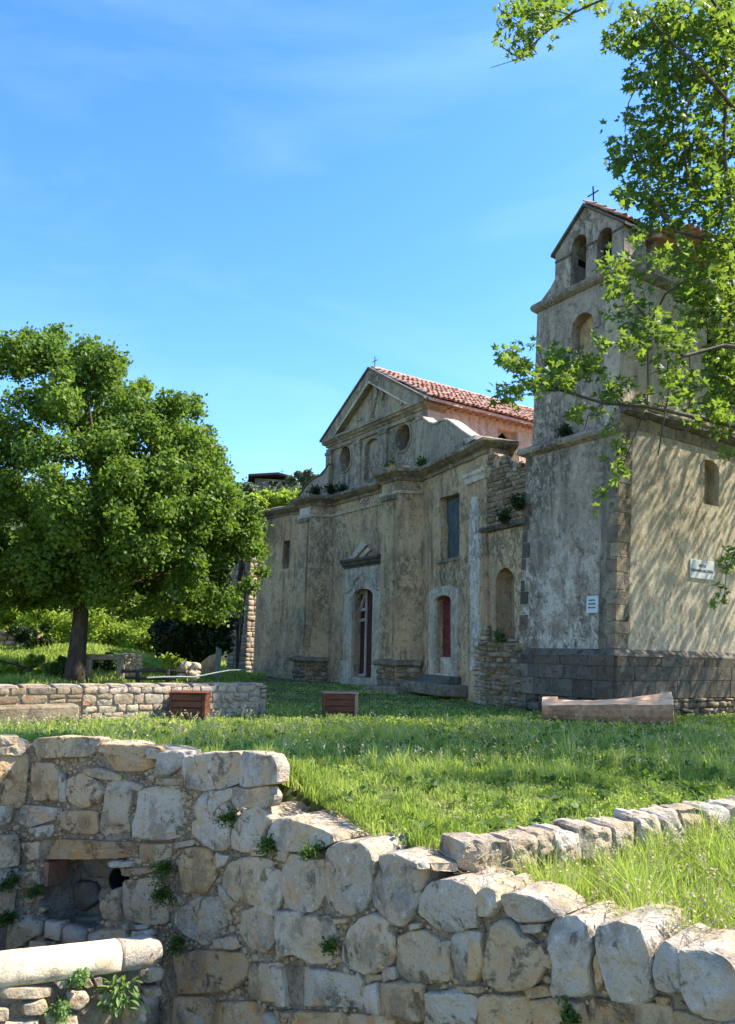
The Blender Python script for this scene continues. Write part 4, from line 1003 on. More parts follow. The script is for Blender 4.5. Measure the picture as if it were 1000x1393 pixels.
# small packing stones pressed into the joints
g = Geo()
n_ = 0
for _ in range(16000):
    S = rnd.uniform(-.8, LEN_L + 5.4); tz = topz(S); z = rnd.uniform(-3.3, tz - .12)
    r = rnd.choice([.012, .016, .022, .03, .042])
    if inpoly(S, z, REC): continue
    bad = False
    for P in POLYS:
        if abs(P[0][0] - S) > .6: continue
        if any(inpoly(S + r * .75 * dx, z + r * .75 * dz, P) for dx, dz in ((0, 0), (1, 0), (-1, 0), (0, 1), (0, -1))): bad = True; break
    if bad: continue
    q = wp(S, 0, z); pp = project(q)
    if not pp or pp[1] > 1460 or pp[1] < 980: continue
    f, o = seg_of(S)
    ang = rnd.random() * 3; poly = [(S + r * rnd.uniform(.8, 1.5) * math.cos(t + ang), z + r * rnd.uniform(.6, 1.0) * math.sin(t + ang)) for t in [i * 1.2566 for i in range(5)]]
    _sid[0] += 1
    g.add(*stone_geo(poly, lambda s, d, zz: f.p(s - o, d - .03, zz), .02, .05, 8, .5, _sid[0] * .37, False))
    POLYS.append(poly); n_ += 1
    if n_ > 1700: break
g.out('packing_stones', 'stone', wallT, smooth=True, kind='stuff', fix=False)
# recess with a drain pipe, brick side and rubble inside
box('brick', SEG_L, *[SEG_L.hit(58, 1175)[0], SEG_L.hit(64, 1175)[0]], -.3, -.02, SEG_L.hit(60, 1206)[1], SEG_L.hit(60, 1174)[1], 'brick', wallT, jit=.01)
s_, z_ = SEG_L.hit(152, 1200)
g = Geo(); rr1 = .115; pts = []
for k in range(16):
    t = 2 * math.pi * k / 16
    for (r, d) in ((rr1, -.08), (rr1 * .86, -.08), (rr1 * .86, -.50)): pts.append(SEG_L.p(s_ + r * math.cos(t), d, z_ + r * math.sin(t)))
fs = [(k * 3 + j, ((k + 1) % 16) * 3 + j, ((k + 1) % 16) * 3 + j + 1, k * 3 + j + 1) for k in range(16) for j in (0, 1)]
fs.append(tuple(k * 3 + 2 for k in range(16)))
g.add(pts, fs); g.out('drain_pipe', 'void', wallT, fix=False)
for P in ([(70,1178),(95,1172),(140,1174),(150,1190),(120,1210),(75,1208)], [(62,1212),(90,1214),(98,1240),(70,1258),(60,1240)], [(95,1225),(125,1215),(135,1240),(120,1262),(98,1256)], [(60,1262),(110,1262),(140,1275),(100,1295),(55,1290)]):
    add_stone([SEG_L.hit(*q) for q in P], lambda s, d, z: SEG_L.p(s, d - .42, z), .05, .08, 'rubble', wallT, n=18)

# ------------------------------------------------------------------ basin wall with rounded coping, lower left
BAS = Frame((-1.52, 6.52), VV)
basin = thing('basin_wall', 'low stone basin wall at lower left topped by a smooth rounded pale coping', 'stone wall', BAS.p(-1.5, 0, -4.0))
def coping(S0, S1, name, mat, rad=.15, end=False):
    n = 16; vs = []; ss = [S0 + (S1 - S0) * i / 14 for i in range(15)]
    for i, s in enumerate(ss):
        k = 1.0 if not end else 1 - .35 * max(0, (s - S1 + .12) / .12) ** 2
        for j in range(n):
            t = 2 * math.pi * j / n; c, q = math.cos(t), math.sin(t)
            y = (.14 * abs(c) ** .75 * (1 if c > 0 else -1)) * k; z = (.105 * abs(q) ** (.9 if q > 0 else .5) * (1 if q > 0 else -1)) * k
            w_ = .010 * noise.noise(Vector((s * 4, c * 1.5, q * 1.5)))
            vs.append(BAS.p(s, -.13 + y + w_ + .03, -2.37 - .07 * s + z + w_))
    fs = [(i * n + j, i * n + (j + 1) % n, (i + 1) * n + (j + 1) % n, (i + 1) * n + j) for i in range(14) for j in range(n)]
    fs += [tuple(range(n))[::-1], tuple(14 * n + j for j in range(n))]
    return mk_fix(name, vs, fs, mat, basin, smooth=True)
coping(-6.0, -2.02, 'coping_stone', 'smooth'); coping(-2.01, -.34, 'coping_stone', 'smooth'); coping(-.33, -.01, 'coping_stone', 'coping', end=True)
ss = [-6 + i * .08 for i in range(int(5.9 / .08) + 1)]; nz = 20; vs = []
for s in ss:
    for k in range(nz + 1):
        z = -4.2 + (1.74 - .07 * s) * k / nz; vs.append(BAS.p(s, -.03 + .03 * noise.noise(Vector((s * 5, z * 5, 2))), z))
    vs += [BAS.p(s, -.26, -2.46 - .07 * s), BAS.p(s, -.26, -4.2)]
m = nz + 3
fs = [(i * m + j, (i + 1) * m + j, (i + 1) * m + (j + 1) % m, i * m + (j + 1) % m) for i in range(len(ss) - 1) for j in range(m)] + [tuple((len(ss) - 1) * m + j for j in range(m))]
mk('mortar', vs, fs, 'mortar', basin, smooth=True)
for P in ([(180,885),(230,880),(238,905),(200,912)], [(0,905),(90,900),(190,910),(180,938),(60,946),(0,945)], [(225,920),(290,915),(308,945),(270,985),(215,975),(225,945)],
          [(70,960),(150,940),(165,975),(140,1000),(70,1000)], [(-30,970),(30,975),(30,1020),(-30,1025)], [(267,882),(300,867),(320,903),(292,913)], [(312,872),(345,867),(350,898),(327,903)],
          [(485,908),(545,902),(550,930),(492,943)], [(425,967),(500,962),(500,1040),(412,1040)], [(150,1005),(260,995),(270,1040),(160,1045)], [(0,1030),(130,1010),(140,1060),(0,1060)], [(330,930),(400,920),(410,960),(340,965)],
          [(470,845),(520,830),(560,845),(555,880),(500,895),(472,880)]):
    add_stone([BAS.hit(*q) for q in ZA(P)], BAS.p, rnd.uniform(.02, .05), .1, 'rubble_pale' if P[0][0] < 400 else 'stone', basin, n=22)
masonry(BAS, -5.9, -.1, -4.0, -3.05, .3, .2, 'rubble_pale', basin, proud=.03, back=.08, gap=.03, n=12)
masonry(BAS, -5.9, -1.4, -3.05, -2.45, .3, .16, 'rubble_pale', basin, proud=.03, back=.08, gap=.03, n=12)

# ------------------------------------------------------------------ stone kerb across the lawn
kerb = thing('kerb_wall', 'low row of upright pale stones stepping across the lawn at right', 'kerb', KERB.p(1.2, 0, -1.5))
ZK = lambda P: [(560 + x / 2.2727, 1060 + y / 2.2727) for x, y in P]
for P in ([(155,195),(195,190),(235,195),(250,215),(245,275),(190,290),(150,250)], [(247,195),(300,192),(306,230),(304,285),(250,282)], [(310,187),(385,182),(390,230),(385,280),(313,282)],
          [(390,168),(440,172),(444,250),(393,255)], [(443,158),(510,160),(515,215),(505,265),(447,262)], [(517,150),(608,147),(613,210),(605,255),(522,250)], [(617,142),(690,137),(698,190),(692,240),(620,238)],
          [(702,122),(765,112),(770,180),(765,232),(704,232)], [(772,110),(833,104),(836,200),(830,230),(774,230)], [(840,95),(903,94),(906,200),(900,228),(842,228)], [(910,90),(972,86),(976,190),(970,225),(912,225)],
          [(980,82),(1050,78),(1052,190),(1045,220),(982,220)], [(1058,76),(1130,74),(1132,190),(1128,218),(1060,218)], [(1138,72),(1220,70),(1222,190),(1215,216),(1140,216)], [(1228,68),(1310,66),(1312,190),(1305,214),(1230,214)],
          [(60,262),(105,256),(145,258),(140,282),(70,286)], [(18,256),(55,252),(60,272),(20,278)]):
    Q = [KERB.hit(*q) for q in ZK(P)]; cs_ = sum(q[0] for q in Q) / len(Q); cz_ = sum(q[1] for q in Q) / len(Q); kk = rnd.uniform(1.04, 1.14)
    tl_ = rnd.uniform(-.12, .12)
    add_stone([(cs_ + (a - cs_) * kk, cz_ + (b - cz_) * 1.04 + (a - cs_) * tl_ + rnd.uniform(-.012, .012)) for a, b in Q], KERB.p, rnd.uniform(-.03, .06), .24, 'limestone', kerb, n=34, rough=2.0)

# ------------------------------------------------------------------ low lit wall behind the lawn, left
LOW = Frame((-1.97, 15.77), (.807, .59))
loww = thing('low_wall', 'low pale stone wall with rounded end across the lawn at left', 'stone wall', LOW.p(-4, 0, -1.3))
ss = [-9 + i * .1 for i in range(91)]; vs = []; nz = 6
for s in ss:
    e = .0 if s < -.25 else (s + .25) / .25; e2 = .22 * e * e
    for k in range(nz + 1): vs.append(LOW.p(s, -.02 - e2 + .01 * noise.noise(Vector((s * 6, k, 2))), -1.6 + .87 * k / nz))
    vs += [LOW.p(s, -.25, -.70 + .01 * noise.noise(Vector((s * 5, 0, 0)))), LOW.p(s, -.5 + e2, -.73), LOW.p(s, -.5 + e2, -1.6)]
m = nz + 4
fs = [(i * m + j, (i + 1) * m + j, (i + 1) * m + (j + 1) % m, i * m + (j + 1) % m) for i in range(len(ss) - 1) for j in range(m)] + [tuple((len(ss) - 1) * m + j for j in range(m))]
mk('mortar', vs, fs, 'lowwall', loww, smooth=True)
masonry(LOW, -3.6, -.2, -1.5, -.73, .25, .17, 'lowwall', loww, proud=.012, back=.06, gap=.006, n=12, rough=.7, jit=.34)
masonry(LOW, -7.5, -3.6, -1.0, -.73, .34, .14, 'rubble', loww, proud=.008, back=.06, gap=.01, n=10, rough=.5, jit=.25)
fe = Frame(LOW.p(-.2, 0, 0).xy, (.45, .89)); masonry(fe, 0, .45, -1.5, -.73, .22, .17, 'lowwall', loww, proud=.0, back=.06, gap=.02, n=10, rough=.6, jit=.25, d=-.06)
s = -7.5
while s < -.1:
    e = min(s + rnd.uniform(.3, .65), -.04)
    add_stone([(s + .01, -.74), (e - .01, -.74), (e - .01, -.69), ((s + e) / 2, -.68), (s + .01, -.69)], LOW.p, .0, .46, 'lowwall', loww, n=12, rough=.3, fine=False, name='cap_stone'); s = e
box('ledge', LOW, -8, -3.75, -.02, .42, -1.6, -1.0, 'rubble', loww, jit=.02, bev=.03)
for i in range(14):
    box('brick', LOW, -3.72 + i * .13 * rnd.uniform(.9, 1), -3.62 + i * .13, -.01, .045 + .01 * rnd.random(), -1.12 + (i % 3) * .09, -1.05 + (i % 3) * .09, 'brick', loww, jit=.006) if i < 2 else None

# ------------------------------------------------------------------ wooden boxes on the lawn
def crate(px0, px1, Y, label, lit):
    a = at((px0 + px1) / 2, 944, Y); z0 = gz(a.x, a.y) - .02; w_ = (px1 - px0) / 1057 * Y; h = a.z - z0
    fr = Frame((a.x, a.y), (.995, .10 if lit else .05))
    t = thing('wooden_box', label, 'wooden box', (a.x, a.y, z0), 'wooden boxes on the lawn')
    k = 4; hh = h / k
    for i in range(k):
        box('plank', fr, -w_ / 2, w_ / 2 - .07, -.03, .0 + rnd.uniform(0, .006), z0 + i * hh + .006, z0 + (i + 1) * hh - .006, 'crate', t, bev=.004)
        box('plank', fr, -w_ / 2, w_ / 2, -.62, -.59, z0 + i * hh + .006, z0 + (i + 1) * hh - .006, 'crate', t, bev=.004)
    for s0 in (-w_ / 2, w_ / 2 - .03):
        for i in range(k): box('side_plank', fr, s0, s0 + .03, -.585, -.032, z0 + i * hh + .006, z0 + (i + 1) * hh - .006, 'crate', t, bev=.004)
    box('corner_post', fr, w_ / 2 - .065, w_ / 2 + .0, -.03, .02, z0, z0 + h + .0, 'crate_rim_lit' if lit else 'crate', t, bev=.006)  # on the lit box, sunlight is put into the rim and post colour
    box('corner_post', fr, -w_ / 2 - .01, -w_ / 2 + .035, .003, .025, z0, z0 + h, 'crate', t, bev=.006)
    for d0 in (-.01, -.22, -.43): box('lid_board', fr, -w_ / 2 - .02, w_ / 2 + .02, d0 - .195, d0 + .04 if d0 == -.01 else d0, z0 + h + .003, z0 + h + .03, 'crate_rim_lit' if lit else 'crate', t, bev=.005)
crate(232, 280, 14.1, 'brown plank box standing in front of the low stone wall', False)
crate(441, 487, 15.6, 'brown plank box with rim coloured as sunlit standing alone on open lawn', True)

# ------------------------------------------------------------------ log bench in front of the tower
P0, P1 = at(739, 972, 15.9), at(915, 972, 15.1)
lf = Frame((P0.x, P0.y), (P1.x - P0.x, P1.y - P0.y)); LL = math.hypot(P1.x - P0.x, P1.y - P0.y)
lz0, lz1 = at(739, 948, 15.9).z, at(915, 941, 15.1).z; zg = gz(P0.x, P0.y)
ss = [0, .003, .03, .12, .28, .285, .32, .6, 1.0, 1.4, 1.8, 2.05, 2.2, 2.24, 2.245, 2.4, 2.5, LL - .003, LL]; ss = [s for s in ss if s <= LL]; n = 18; vs = []
for s in ss:
    t = s / LL; ztop = lz0 + (lz1 - lz0) * t; seat = 0 if (s <= .28 or s >= 2.245) else 1
    tz = ztop - (.065 + .05 * math.sin(math.pi * min(1, max(0, (s - .28) / 1.96))) ) * seat + (.09 * (t - .5) * 2 if seat and t > .5 else 0) * .5
    r = (ztop - zg) / 2 + .02; cz = zg + r - .03
    sh = .0 if 0 < s < LL else .02
    for k in range(n):
        a = 2 * math.pi * k / n; d = math.cos(a) * (r - sh); z = cz + math.sin(a) * (r - sh)
        w_ = .02 * noise.noise(Vector((s * 1.5, math.cos(a), math.sin(a) * 1.0))) + .008 * noise.noise(Vector((s * 3, 4 * math.cos(a), 4 * math.sin(a))))
        vs.append(lf.p(s + (.02 * math.sin(a * 2 + 1) if s in (0, LL) else 0), d + w_, min(z + w_, tz + w_ * .5)))
fs = [(i * n + j, i * n + (j + 1) % n, (i + 1) * n + (j + 1) % n, (i + 1) * n + j) for i in range(len(ss) - 1) for j in range(n)] + [tuple(range(n)), tuple((len(ss) - 1) * n + j for j in range(n))]
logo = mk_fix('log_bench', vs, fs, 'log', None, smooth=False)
logo.location = (0, 0, 0)
logo.data.materials.append(M['log_brown'])
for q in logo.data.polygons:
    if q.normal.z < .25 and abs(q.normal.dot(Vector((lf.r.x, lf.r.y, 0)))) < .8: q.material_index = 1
tag(logo, 'pale debarked log with a carved seat lying on grass before the bell tower', 'log bench')

# ------------------------------------------------------------------ old yard behind the low wall
def post(px0, px1, pt, pb, Y, mat, name, label, cat):
    a, b = at(px0, pb, Y), at(px1, pb, Y); t = at(px0, pt, Y)
    fr = Frame((a.x, a.y), (b.x - a.x, b.y - a.y)); w_ = (b - a).length
    th = thing(name, label, cat, a); return th, fr, w_, a.z, t.z
hut = thing('stone_hut', 'small dark ruined stone hut overgrown with ivy at far left', 'hut', at(30, 900, 27))
a, b = at(-25, 897, 27), at(50, 897, 27); fr = Frame((a.x, a.y), (b.x - a.x, b.y - a.y)); w_ = (b - a).length; zt = at(20, 858, 27).z
g = Geo(); g.box(fr, 0, w_ - .05, -.4, -.05, a.z - .6, zt - .1); g.out('wall_core', 'rubble', hut)
masonry(fr, 0, w_, a.z - .5, zt, .3, .2, 'rubble', hut, proud=.03, back=.1, n=10, rough=.7)
rp = thing('ruined_pillar', 'sunlit stub of rubble masonry beside the dark rail', 'ruined pillar', at(172, 925, 21.5))
a, b = at(163, 926, 21.5), at(187, 926, 21.5); fr = Frame((a.x, a.y), (.84, .54)); w_ = .62; zt = at(172, 888, 21.5).z
g = Geo(); g.box(fr, .03, w_ - .03, -.5, -.03, a.z - .3, zt - .05); g.out('wall_core', 'rubble_pale', rp)
masonry(fr, 0, w_, a.z - .2, zt, .22, .12, 'rubble_pale', rp, proud=.03, back=.08, n=10, rough=.7)
gate = thing('gateway', 'pale weathered gate post carrying a short horizontal beam beside the tree trunk', 'gateway', at(118, 925, 21.2))
for (x0, x1) in ((115, 122), (162, 167)):
    a, b = at(x0, 926, 21.2), at(x1, 926, 21.2); fr = Frame((a.x, a.y), (1, .0)); box('post', fr, 0, (b - a).length, -.14, 0, a.z - .3, at(x0, 891, 21.2).z, 'quoin', gate, bev=.01)
a, b = at(113, 897, 21.2), at(165, 897, 21.2); fr = Frame((a.x, a.y), (1, 0)); box('beam', fr, 0, (b - a).length, -.16, .02, a.z, at(113, 890, 21.2).z, 'quoin', gate, jit=.01, bev=.01)
rail = thing('wooden_rail', 'dark wooden railing in shade behind the low wall', 'railing', at(205, 928, 19.5))
g = Geo(); g.tube([at(165, 913, 19.5), at(200, 911.5, 19.6), at(240, 912.5, 19.7)], .05, 7); g.out('rail', 'oldwood', rail)
g = Geo(); g.tube([at(170, 922, 19.5), at(240, 924, 19.7)], .035, 7); g.out('rail', 'oldwood', rail)
for x in (187, 228): g = Geo(); g.tube([at(x, 934, 19.6), at(x, 911, 19.6)], .055, 7); g.out('post', 'oldwood', rail)
hose = Geo(); hose.tube([at(x, y, 19.2 + i * .25) for i, (x, y) in enumerate(((200, 922), (222, 921), (245, 920.5), (262, 921), (275, 919), (292, 915.5), (312, 912), (345, 911)))], .022, 5)
tag(hose.out('hose', 'wire', None), 'thin grey hose strung from the dark rail to the facade', 'hose')
th, fr, w_, z0, z1 = post(291, 299, 880, 928, 24, 'post_green', 'slatted_post', 'narrow blue green wooden post standing between shrubs and church', 'post')
for i in range(3): box('board', fr, i * w_ / 3 + .004, (i + 1) * w_ / 3 - .004, -.05, .01 * (i % 2), z0 - .3, z1 - .03 * i, 'post_green', th, bev=.004)
yw = thing('yard_wall', 'small shaded plaster wall beside the blue green post', 'wall', at(280, 926, 24.5))
a, b = at(268, 926, 24.5), at(293, 926, 24.5); fr = Frame((a.x, a.y), (b.x - a.x, b.y - a.y)); w_ = (b - a).length
slab('wall', fr, [(0, a.z - .4), (w_, a.z - .4), (w_, at(290, 889, 24.5).z), (w_ * .6, at(290, 892, 24.5).z), (0, at(268, 905, 24.5).z)], [], 0, -.3, 'facade', yw)
yr = thing('rubble_heap', 'loose pale stones heaped in front of the dark shrub', 'stone heap', at(258, 926, 22))
for i in range(22):
    q = at(rnd.uniform(245, 268), rnd.uniform(905, 926), 22 + rnd.uniform(-.3, .5)); r = rnd.uniform(.08, .18); f0 = Frame((q.x, q.y), (1, rnd.uniform(-.5, .5)))
    add_stone([(-r, q.z - r * .5), (r, q.z - r * .6), (r * .9, q.z + r * .5), (0, q.z + r * .7), (-r * .9, q.z + r * .4)], f0.p, .05, .15, 'rubble_pale', yr, n=10, fine=False)
# distant house on the hill
fb = thing('hilltop_house', 'distant low house with dark flat overhanging roof on the hilltop', 'house', at(370, 665, 78))
a, b = at(346, 668, 78), at(396, 668, 78); fr = Frame((a.x, a.y), (b.x - a.x, .6)); w_ = (b - a).length; zt = at(370, 651, 78).z
slab('wall', fr, [(0, a.z - 3), (w_, a.z - 3), (w_, zt), (0, zt)], [[(w_ * .38, zt - 1.0), (w_ * .62, zt - 1.0), (w_ * .62, zt - .25), (w_ * .38, zt - .25)], [(w_ * .75, zt - 1.3), (w_ * .93, zt - 1.3), (w_ * .93, zt - .25), (w_ * .75, zt - .25)]], 0, -.3, 'concrete', fb)
g = Geo(); g.box(fr, 0, w_, -6, -.9, a.z - 3, zt); g.out('rear_wall', 'roof_dark', fb)
g = Geo(); vs = [fr.p(-.7, .9, zt), fr.p(w_ * .6, .9, zt + .35), fr.p(w_ + .3, .9, zt), fr.p(w_ + .3, -6, zt), fr.p(w_ * .6, -6, zt + .35), fr.p(-.7, -6, zt)]
vs += [v + Vector((0, 0, .22)) for v in vs]; g.add(vs, [(0, 1, 2, 3, 4, 5), (11, 10, 9, 8, 7, 6)] + [(i, (i + 1) % 6, 6 + (i + 1) % 6, 6 + i) for i in range(6)]); g.out('roof', 'roof_dark', fb)
g = Geo(); p_ = fr.p(w_ * .74, -1, zt); g.tube([p_, p_ + Vector((0, 0, 1.4))], .03, 4); g.tube([p_ + Vector((-.2, 0, 1.1)), p_ + Vector((.25, 0, 1.1))], .02, 4); g.out('antenna', 'iron', fb)
# ------------------------------------------------------------------ round tree at left
def tree_at(px, py, Y): return at(px, py, Y)
tY = 21.0; base = at(104, 930, tY)
tr = thing('round_tree', 'large dense round-crowned green tree with a dark straight trunk at left', 'tree', (base.x, base.y, gz(base.x, base.y)))
g = Geo()
tp_ = [at(100, 940, tY), at(103, 905, tY), at(107, 870, tY), at(110, 835, tY), at(113, 790, tY), at(116, 740, tY), at(118, 690, tY)]
g.tube(tp_, [.32, .25, .22, .20, .17, .12, .07], 12); g.out('trunk', 'bark', tr, smooth=True)
g = Geo()
limbs = [((113, 800), (60, 740), (10, 690)), ((113, 810), (170, 760), (230, 700)), ((115, 780), (150, 690), (180, 600)), ((112, 790), (90, 690), (60, 600)), ((117, 740), (130, 640), (120, 540)),
         ((113, 815), (200, 790), (290, 760)), ((112, 820), (40, 800), (-40, 780)), ((116, 745), (200, 660), (250, 600))]
for i, (a, b, c) in enumerate(limbs):
    dy = rnd.uniform(-2.2, 2.2); pts = [at(*a, tY), at(*b, tY + dy * .5), at(*c, tY + dy)]
    pts = [pts[0], pts[0].lerp(pts[1], .5) + Vector((0, 0, .1)), pts[1], pts[1].lerp(pts[2], .5) + Vector((0, 0, .1)), pts[2]]
    g.tube(pts, [.13, .10, .075, .05, .02], 7)
g.out('limbs', 'bark', tr, smooth=True)
out_px = [(-150, 560), (-60, 510), (0, 492), (35, 470), (75, 450), (112, 462), (135, 466), (160, 492), (190, 500), (205, 520), (240, 548), (258, 533), (283, 545), (282, 585), (305, 618), (303, 650), (330, 655), (345, 690), (362, 718), (368, 745), (362, 790), (335, 812), (318, 835), (285, 850), (240, 838), (170, 842), (120, 824), (60, 838), (0, 826), (-80, 835), (-170, 800), (-210, 680)]
OUT = [(at(x, y, tY).x, at(x, y, tY).z) for x, y in out_px]
def polydist(x, y, P):
    d = 1e9
    for (ax, ay), (bx, by) in zip(P, P[1:] + P[:1]):
        t = max(0, min(1, ((x - ax) * (bx - ax) + (y - ay) * (by - ay)) / ((bx - ax) ** 2 + (by - ay) ** 2 + 1e-9)))
        d = min(d, math.hypot(x - ax - t * (bx - ax), y - ay - t * (by - ay)))
    return d
gaps = [(42, 575), (60, 600), (30, 640), (5, 628), (80, 660), (110, 690), (165, 612), (180, 680), (95, 710), (25, 710)]
GP = [(at(x, y, tY).x, at(x, y, tY).z) for x, y in gaps]
cs, rs, ks = [], [], []
tries = 0
while len(cs) < 430 and tries < 20000:
    tries += 1
    x = rnd.uniform(-16, -1.5); z = rnd.uniform(-.5, 9.5)
    if not inpoly(x, z, OUT): continue
    d = polydist(x, z, OUT); r = rnd.uniform(.28, .62)
    if d < r * .75: continue
    if min(math.hypot(x - a, z - b) for a, b in GP) < .30 + r * .3: continue
    dep = min(3.8, 1.0 + d * 1.2)
    y = rnd.choice([-1, 1]) * dep * rnd.uniform(.55, 1.0) if rnd.random() < .8 else rnd.uniform(-dep, dep)
    cs.append((x, tY + y, z)); rs.append(r); ks.append(int(560 * (r / .5) ** 2))
for (px_, py_) in ((235, 640), (250, 655), (222, 660), (268, 640), (240, 622), (215, 680), (285, 668), (255, 600), (205, 640), (272, 615), (295, 650), (60, 690), (150, 640), (20, 700)):
    for _ in range(3):
        q = at(px_ + rnd.uniform(-14, 14), py_ + rnd.uniform(-14, 14), tY + rnd.uniform(-2, 2)); cs.append(tuple(q)); rs.append(rnd.uniform(.35, .55)); ks.append(380)
# rim clumps keep the outline lumpy
for (ax, az), (bx, bz) in zip(OUT, OUT[1:] + OUT[:1]):
    L_ = math.hypot(bx - ax, bz - az); kk = max(1, int(L_ / .42))
    for i in range(kk):
        t = (i + .5) / kk; r = rnd.uniform(.22, .42); x, z = ax + (bx - ax) * t, az + (bz - az) * t
        cx, cz = -4.9 - 3.5, 4.0; L2 = math.hypot(cx - x, cz - z); q = r * rnd.uniform(.5, 1.3)
        cs.append((x + (cx - x) / L2 * q, tY + rnd.uniform(-.8, .8), z + (cz - z) / L2 * q)); rs.append(r); ks.append(int(430 * (r / .4) ** 2))
P, O, T_ = clumps(cs, rs, ks, .92, .40)
leaf_cloud('foliage', P, .130, 'leaf_tree', tr, 'rhomb', .25, 'stuff', T_, None, O * .6)

# ------------------------------------------------------------------ plane tree: trunk outside the picture, boughs reaching in from the right
pt = thing('plane_tree', 'plane tree with lobed leaves whose boughs hang into view from the right', 'tree', (9.2, 12.6, gz(9.2, 12.6)))
g = Geo(); tb = Vector((9.2, 12.6, -1.5)); g.tube([tb, tb + Vector((0, 0, 1.5)), tb + Vector((.1, .1, 4)), tb + Vector((0, -.2, 7)), tb + Vector((-.2, -.3, 10))], [.55, .42, .36, .28, .14], 12); g.out('trunk', 'plane_bark', pt, smooth=True)
BR = [([(1060, 560), (1000, 580), (940, 566), (880, 553), (820, 548), (760, 530), (715, 505)], 9.3, .055), ([(1060, 480), (985, 470), (930, 485), (885, 440), (850, 395), (838, 350)], 9.4, .05),
      ([(1080, 120), (1000, 150), (950, 90), (905, 50), (880, 20)], 10.0, .06), ([(1050, 330), (980, 330), (920, 315), (880, 260), (862, 205)], 10.0, .05), ([(940, -40), (840, -10), (775, 20), (735, 50), (708, 80), (680, 62)], 9.6, .03),
      ([(735, 50), (720, 75), (700, 82), (668, 92)], 9.6, .012), ([(775, 20), (740, 10), (705, 30), (678, 12)], 9.6, .014), ([(1010, -30), (990, 60), (985, 200), (1000, 340), (990, 460)], 10.3, .06), ([(930, 485), (915, 520), (905, 560), (895, 620)], 9.4, .02),
      ([(880, 553), (860, 600), (845, 640), (838, 670)], 9.3, .016), ([(820, 548), (800, 565), (795, 585)], 9.3, .012), ([(760, 530), (720, 535), (690, 545)], 9.3, .012), ([(760, 530), (740, 495), (730, 470)], 9.3, .012),
      ([(1040, 740), (1000, 752), (988, 780), (985, 820)], 9.8, .015), ([(885, 440), (905, 400), (935, 380), (985, 372)], 10.3, .03), ([(905, 50), (880, 90), (855, 140), (850, 180)], 10.0, .02), ([(950, 90), (930, 170), (935, 250)], 10.1, .03)]
g = Geo()
for i, (P, Y, r0) in enumerate(BR):
    pts = [at(x, y, Y + .25 * math.sin(j * 1.3 + i)) for j, (x, y) in enumerate(P)]
    if P[0][0] > 1030 or P[0][1] < 0:
        a = tb + Vector((0, 0, 3.5 + max(0, pts[0].z) * .45)); pts = [a, a.lerp(pts[0], .5) + Vector((0, 0, .5))] + pts; rad = [r0 * 2.6, r0 * 1.8] + [r0 * (1 - .75 * j / len(P)) for j in range(len(P))]
    else: rad = [r0 * (1 - .6 * j / len(P)) for j in range(len(P))]
    g.tube(pts, [r_ * .62 for r_ in rad], 7)
g.out('boughs', 'plane_bark', pt, smooth=True)
BL = [(940, 60, 72, 60, 1), (880, 45, 45, 38, 1), (980, 150, 45, 80, 1), (905, 130, 50, 46, 1), (868, 212, 44, 30, 1.1), (930, 235, 60, 60, 1), (990, 285, 40, 80, 1.1), (880, 178, 36, 30, .9), (958, 372, 52, 50, .9), (905, 290, 46, 34, .9), (866, 258, 34, 22, .8), (995, 460, 34, 95, 1.3),
      (725, 28, 42, 30, 1.0), (700, 18, 22, 20, .7), (762, 12, 24, 18, .9), (705, 62, 22, 16, .5), (745, 45, 14, 12, .4), (690, 40, 14, 16, .3), (716, 75, 16, 8, .3), (842, 52, 24, 15, 1), (812, 4, 26, 10, .9), (850, 25, 20, 16, .8), (822, 176, 3, 3, .2), (862, 95, 14, 40, .5),
      (700, 487, 26, 20, 1), (742, 510, 42, 24, 1.1), (690, 540, 22, 17, 1), (782, 500, 42, 26, 1.1), (832, 472, 30, 24, .9), (855, 405, 36, 38, 1), (880, 440, 34, 32, .9), (842, 352, 24, 28, .8), (905, 470, 44, 36, .9), (935, 525, 44, 32, .9), (842, 530, 36, 24, .9), (805, 556, 28, 14, .7),
      (845, 600, 20, 28, .8), (833, 650, 22, 24, .55), (815, 690, 10, 8, .3), (958, 565, 34, 22, .9), (985, 590, 18, 20, .8), (960, 420, 40, 40, .8), (900, 345, 40, 30, .7), (985, 520, 24, 46, 1.1),
      (990, 762, 12, 18, .9), (983, 800, 8, 8, .5), (970, 818, 12, 5, .3), (995, 610, 10, 14, .5), (720, 465, 16, 8, .5), (940, 20, 60, 30, 1.0), (990, 40, 30, 60, 1.2)]
pos = []; w8 = []
for (cx, cy, rx, ry, dn) in BL:
    if cy > 330 and cx < 950: dn *= 1.15 if cx < 800 and cy > 450 and cy < 575 else .68
    k = int(math.pi * rx * ry / (14 if cy > 330 and cx < 950 else 10.5) * dn) + 2
    Yc = (9.3 if cy > 330 and cx < 950 else 10.4) + rnd.uniform(-.4, .4)
    sub = [(rnd.uniform(-.8, .8), rnd.uniform(-.8, .8), rnd.uniform(-.6, .6)) for _ in range(max(2, k // 16))]
    for _ in range(k):
        sx, sy, sdp = rnd.choice(sub); s_ = min(rx, ry, 26) * .5
        x = cx + rx * sx + rnd.gauss(0, 1) * s_ * .42; y = cy + ry * sy + rnd.gauss(0, 1) * s_ * .40
        if ((x - cx) / (rx * 1.12 + 3)) ** 2 + ((y - cy) / (ry * 1.12 + 3)) ** 2 > 1: continue
        q = at(x, y, Yc + sdp + rnd.gauss(0, .22)); pos.append((q.x, q.y, q.z)); w8.append(dn)
pos = np.array(pos); print('plane leaves in view', len(pos))
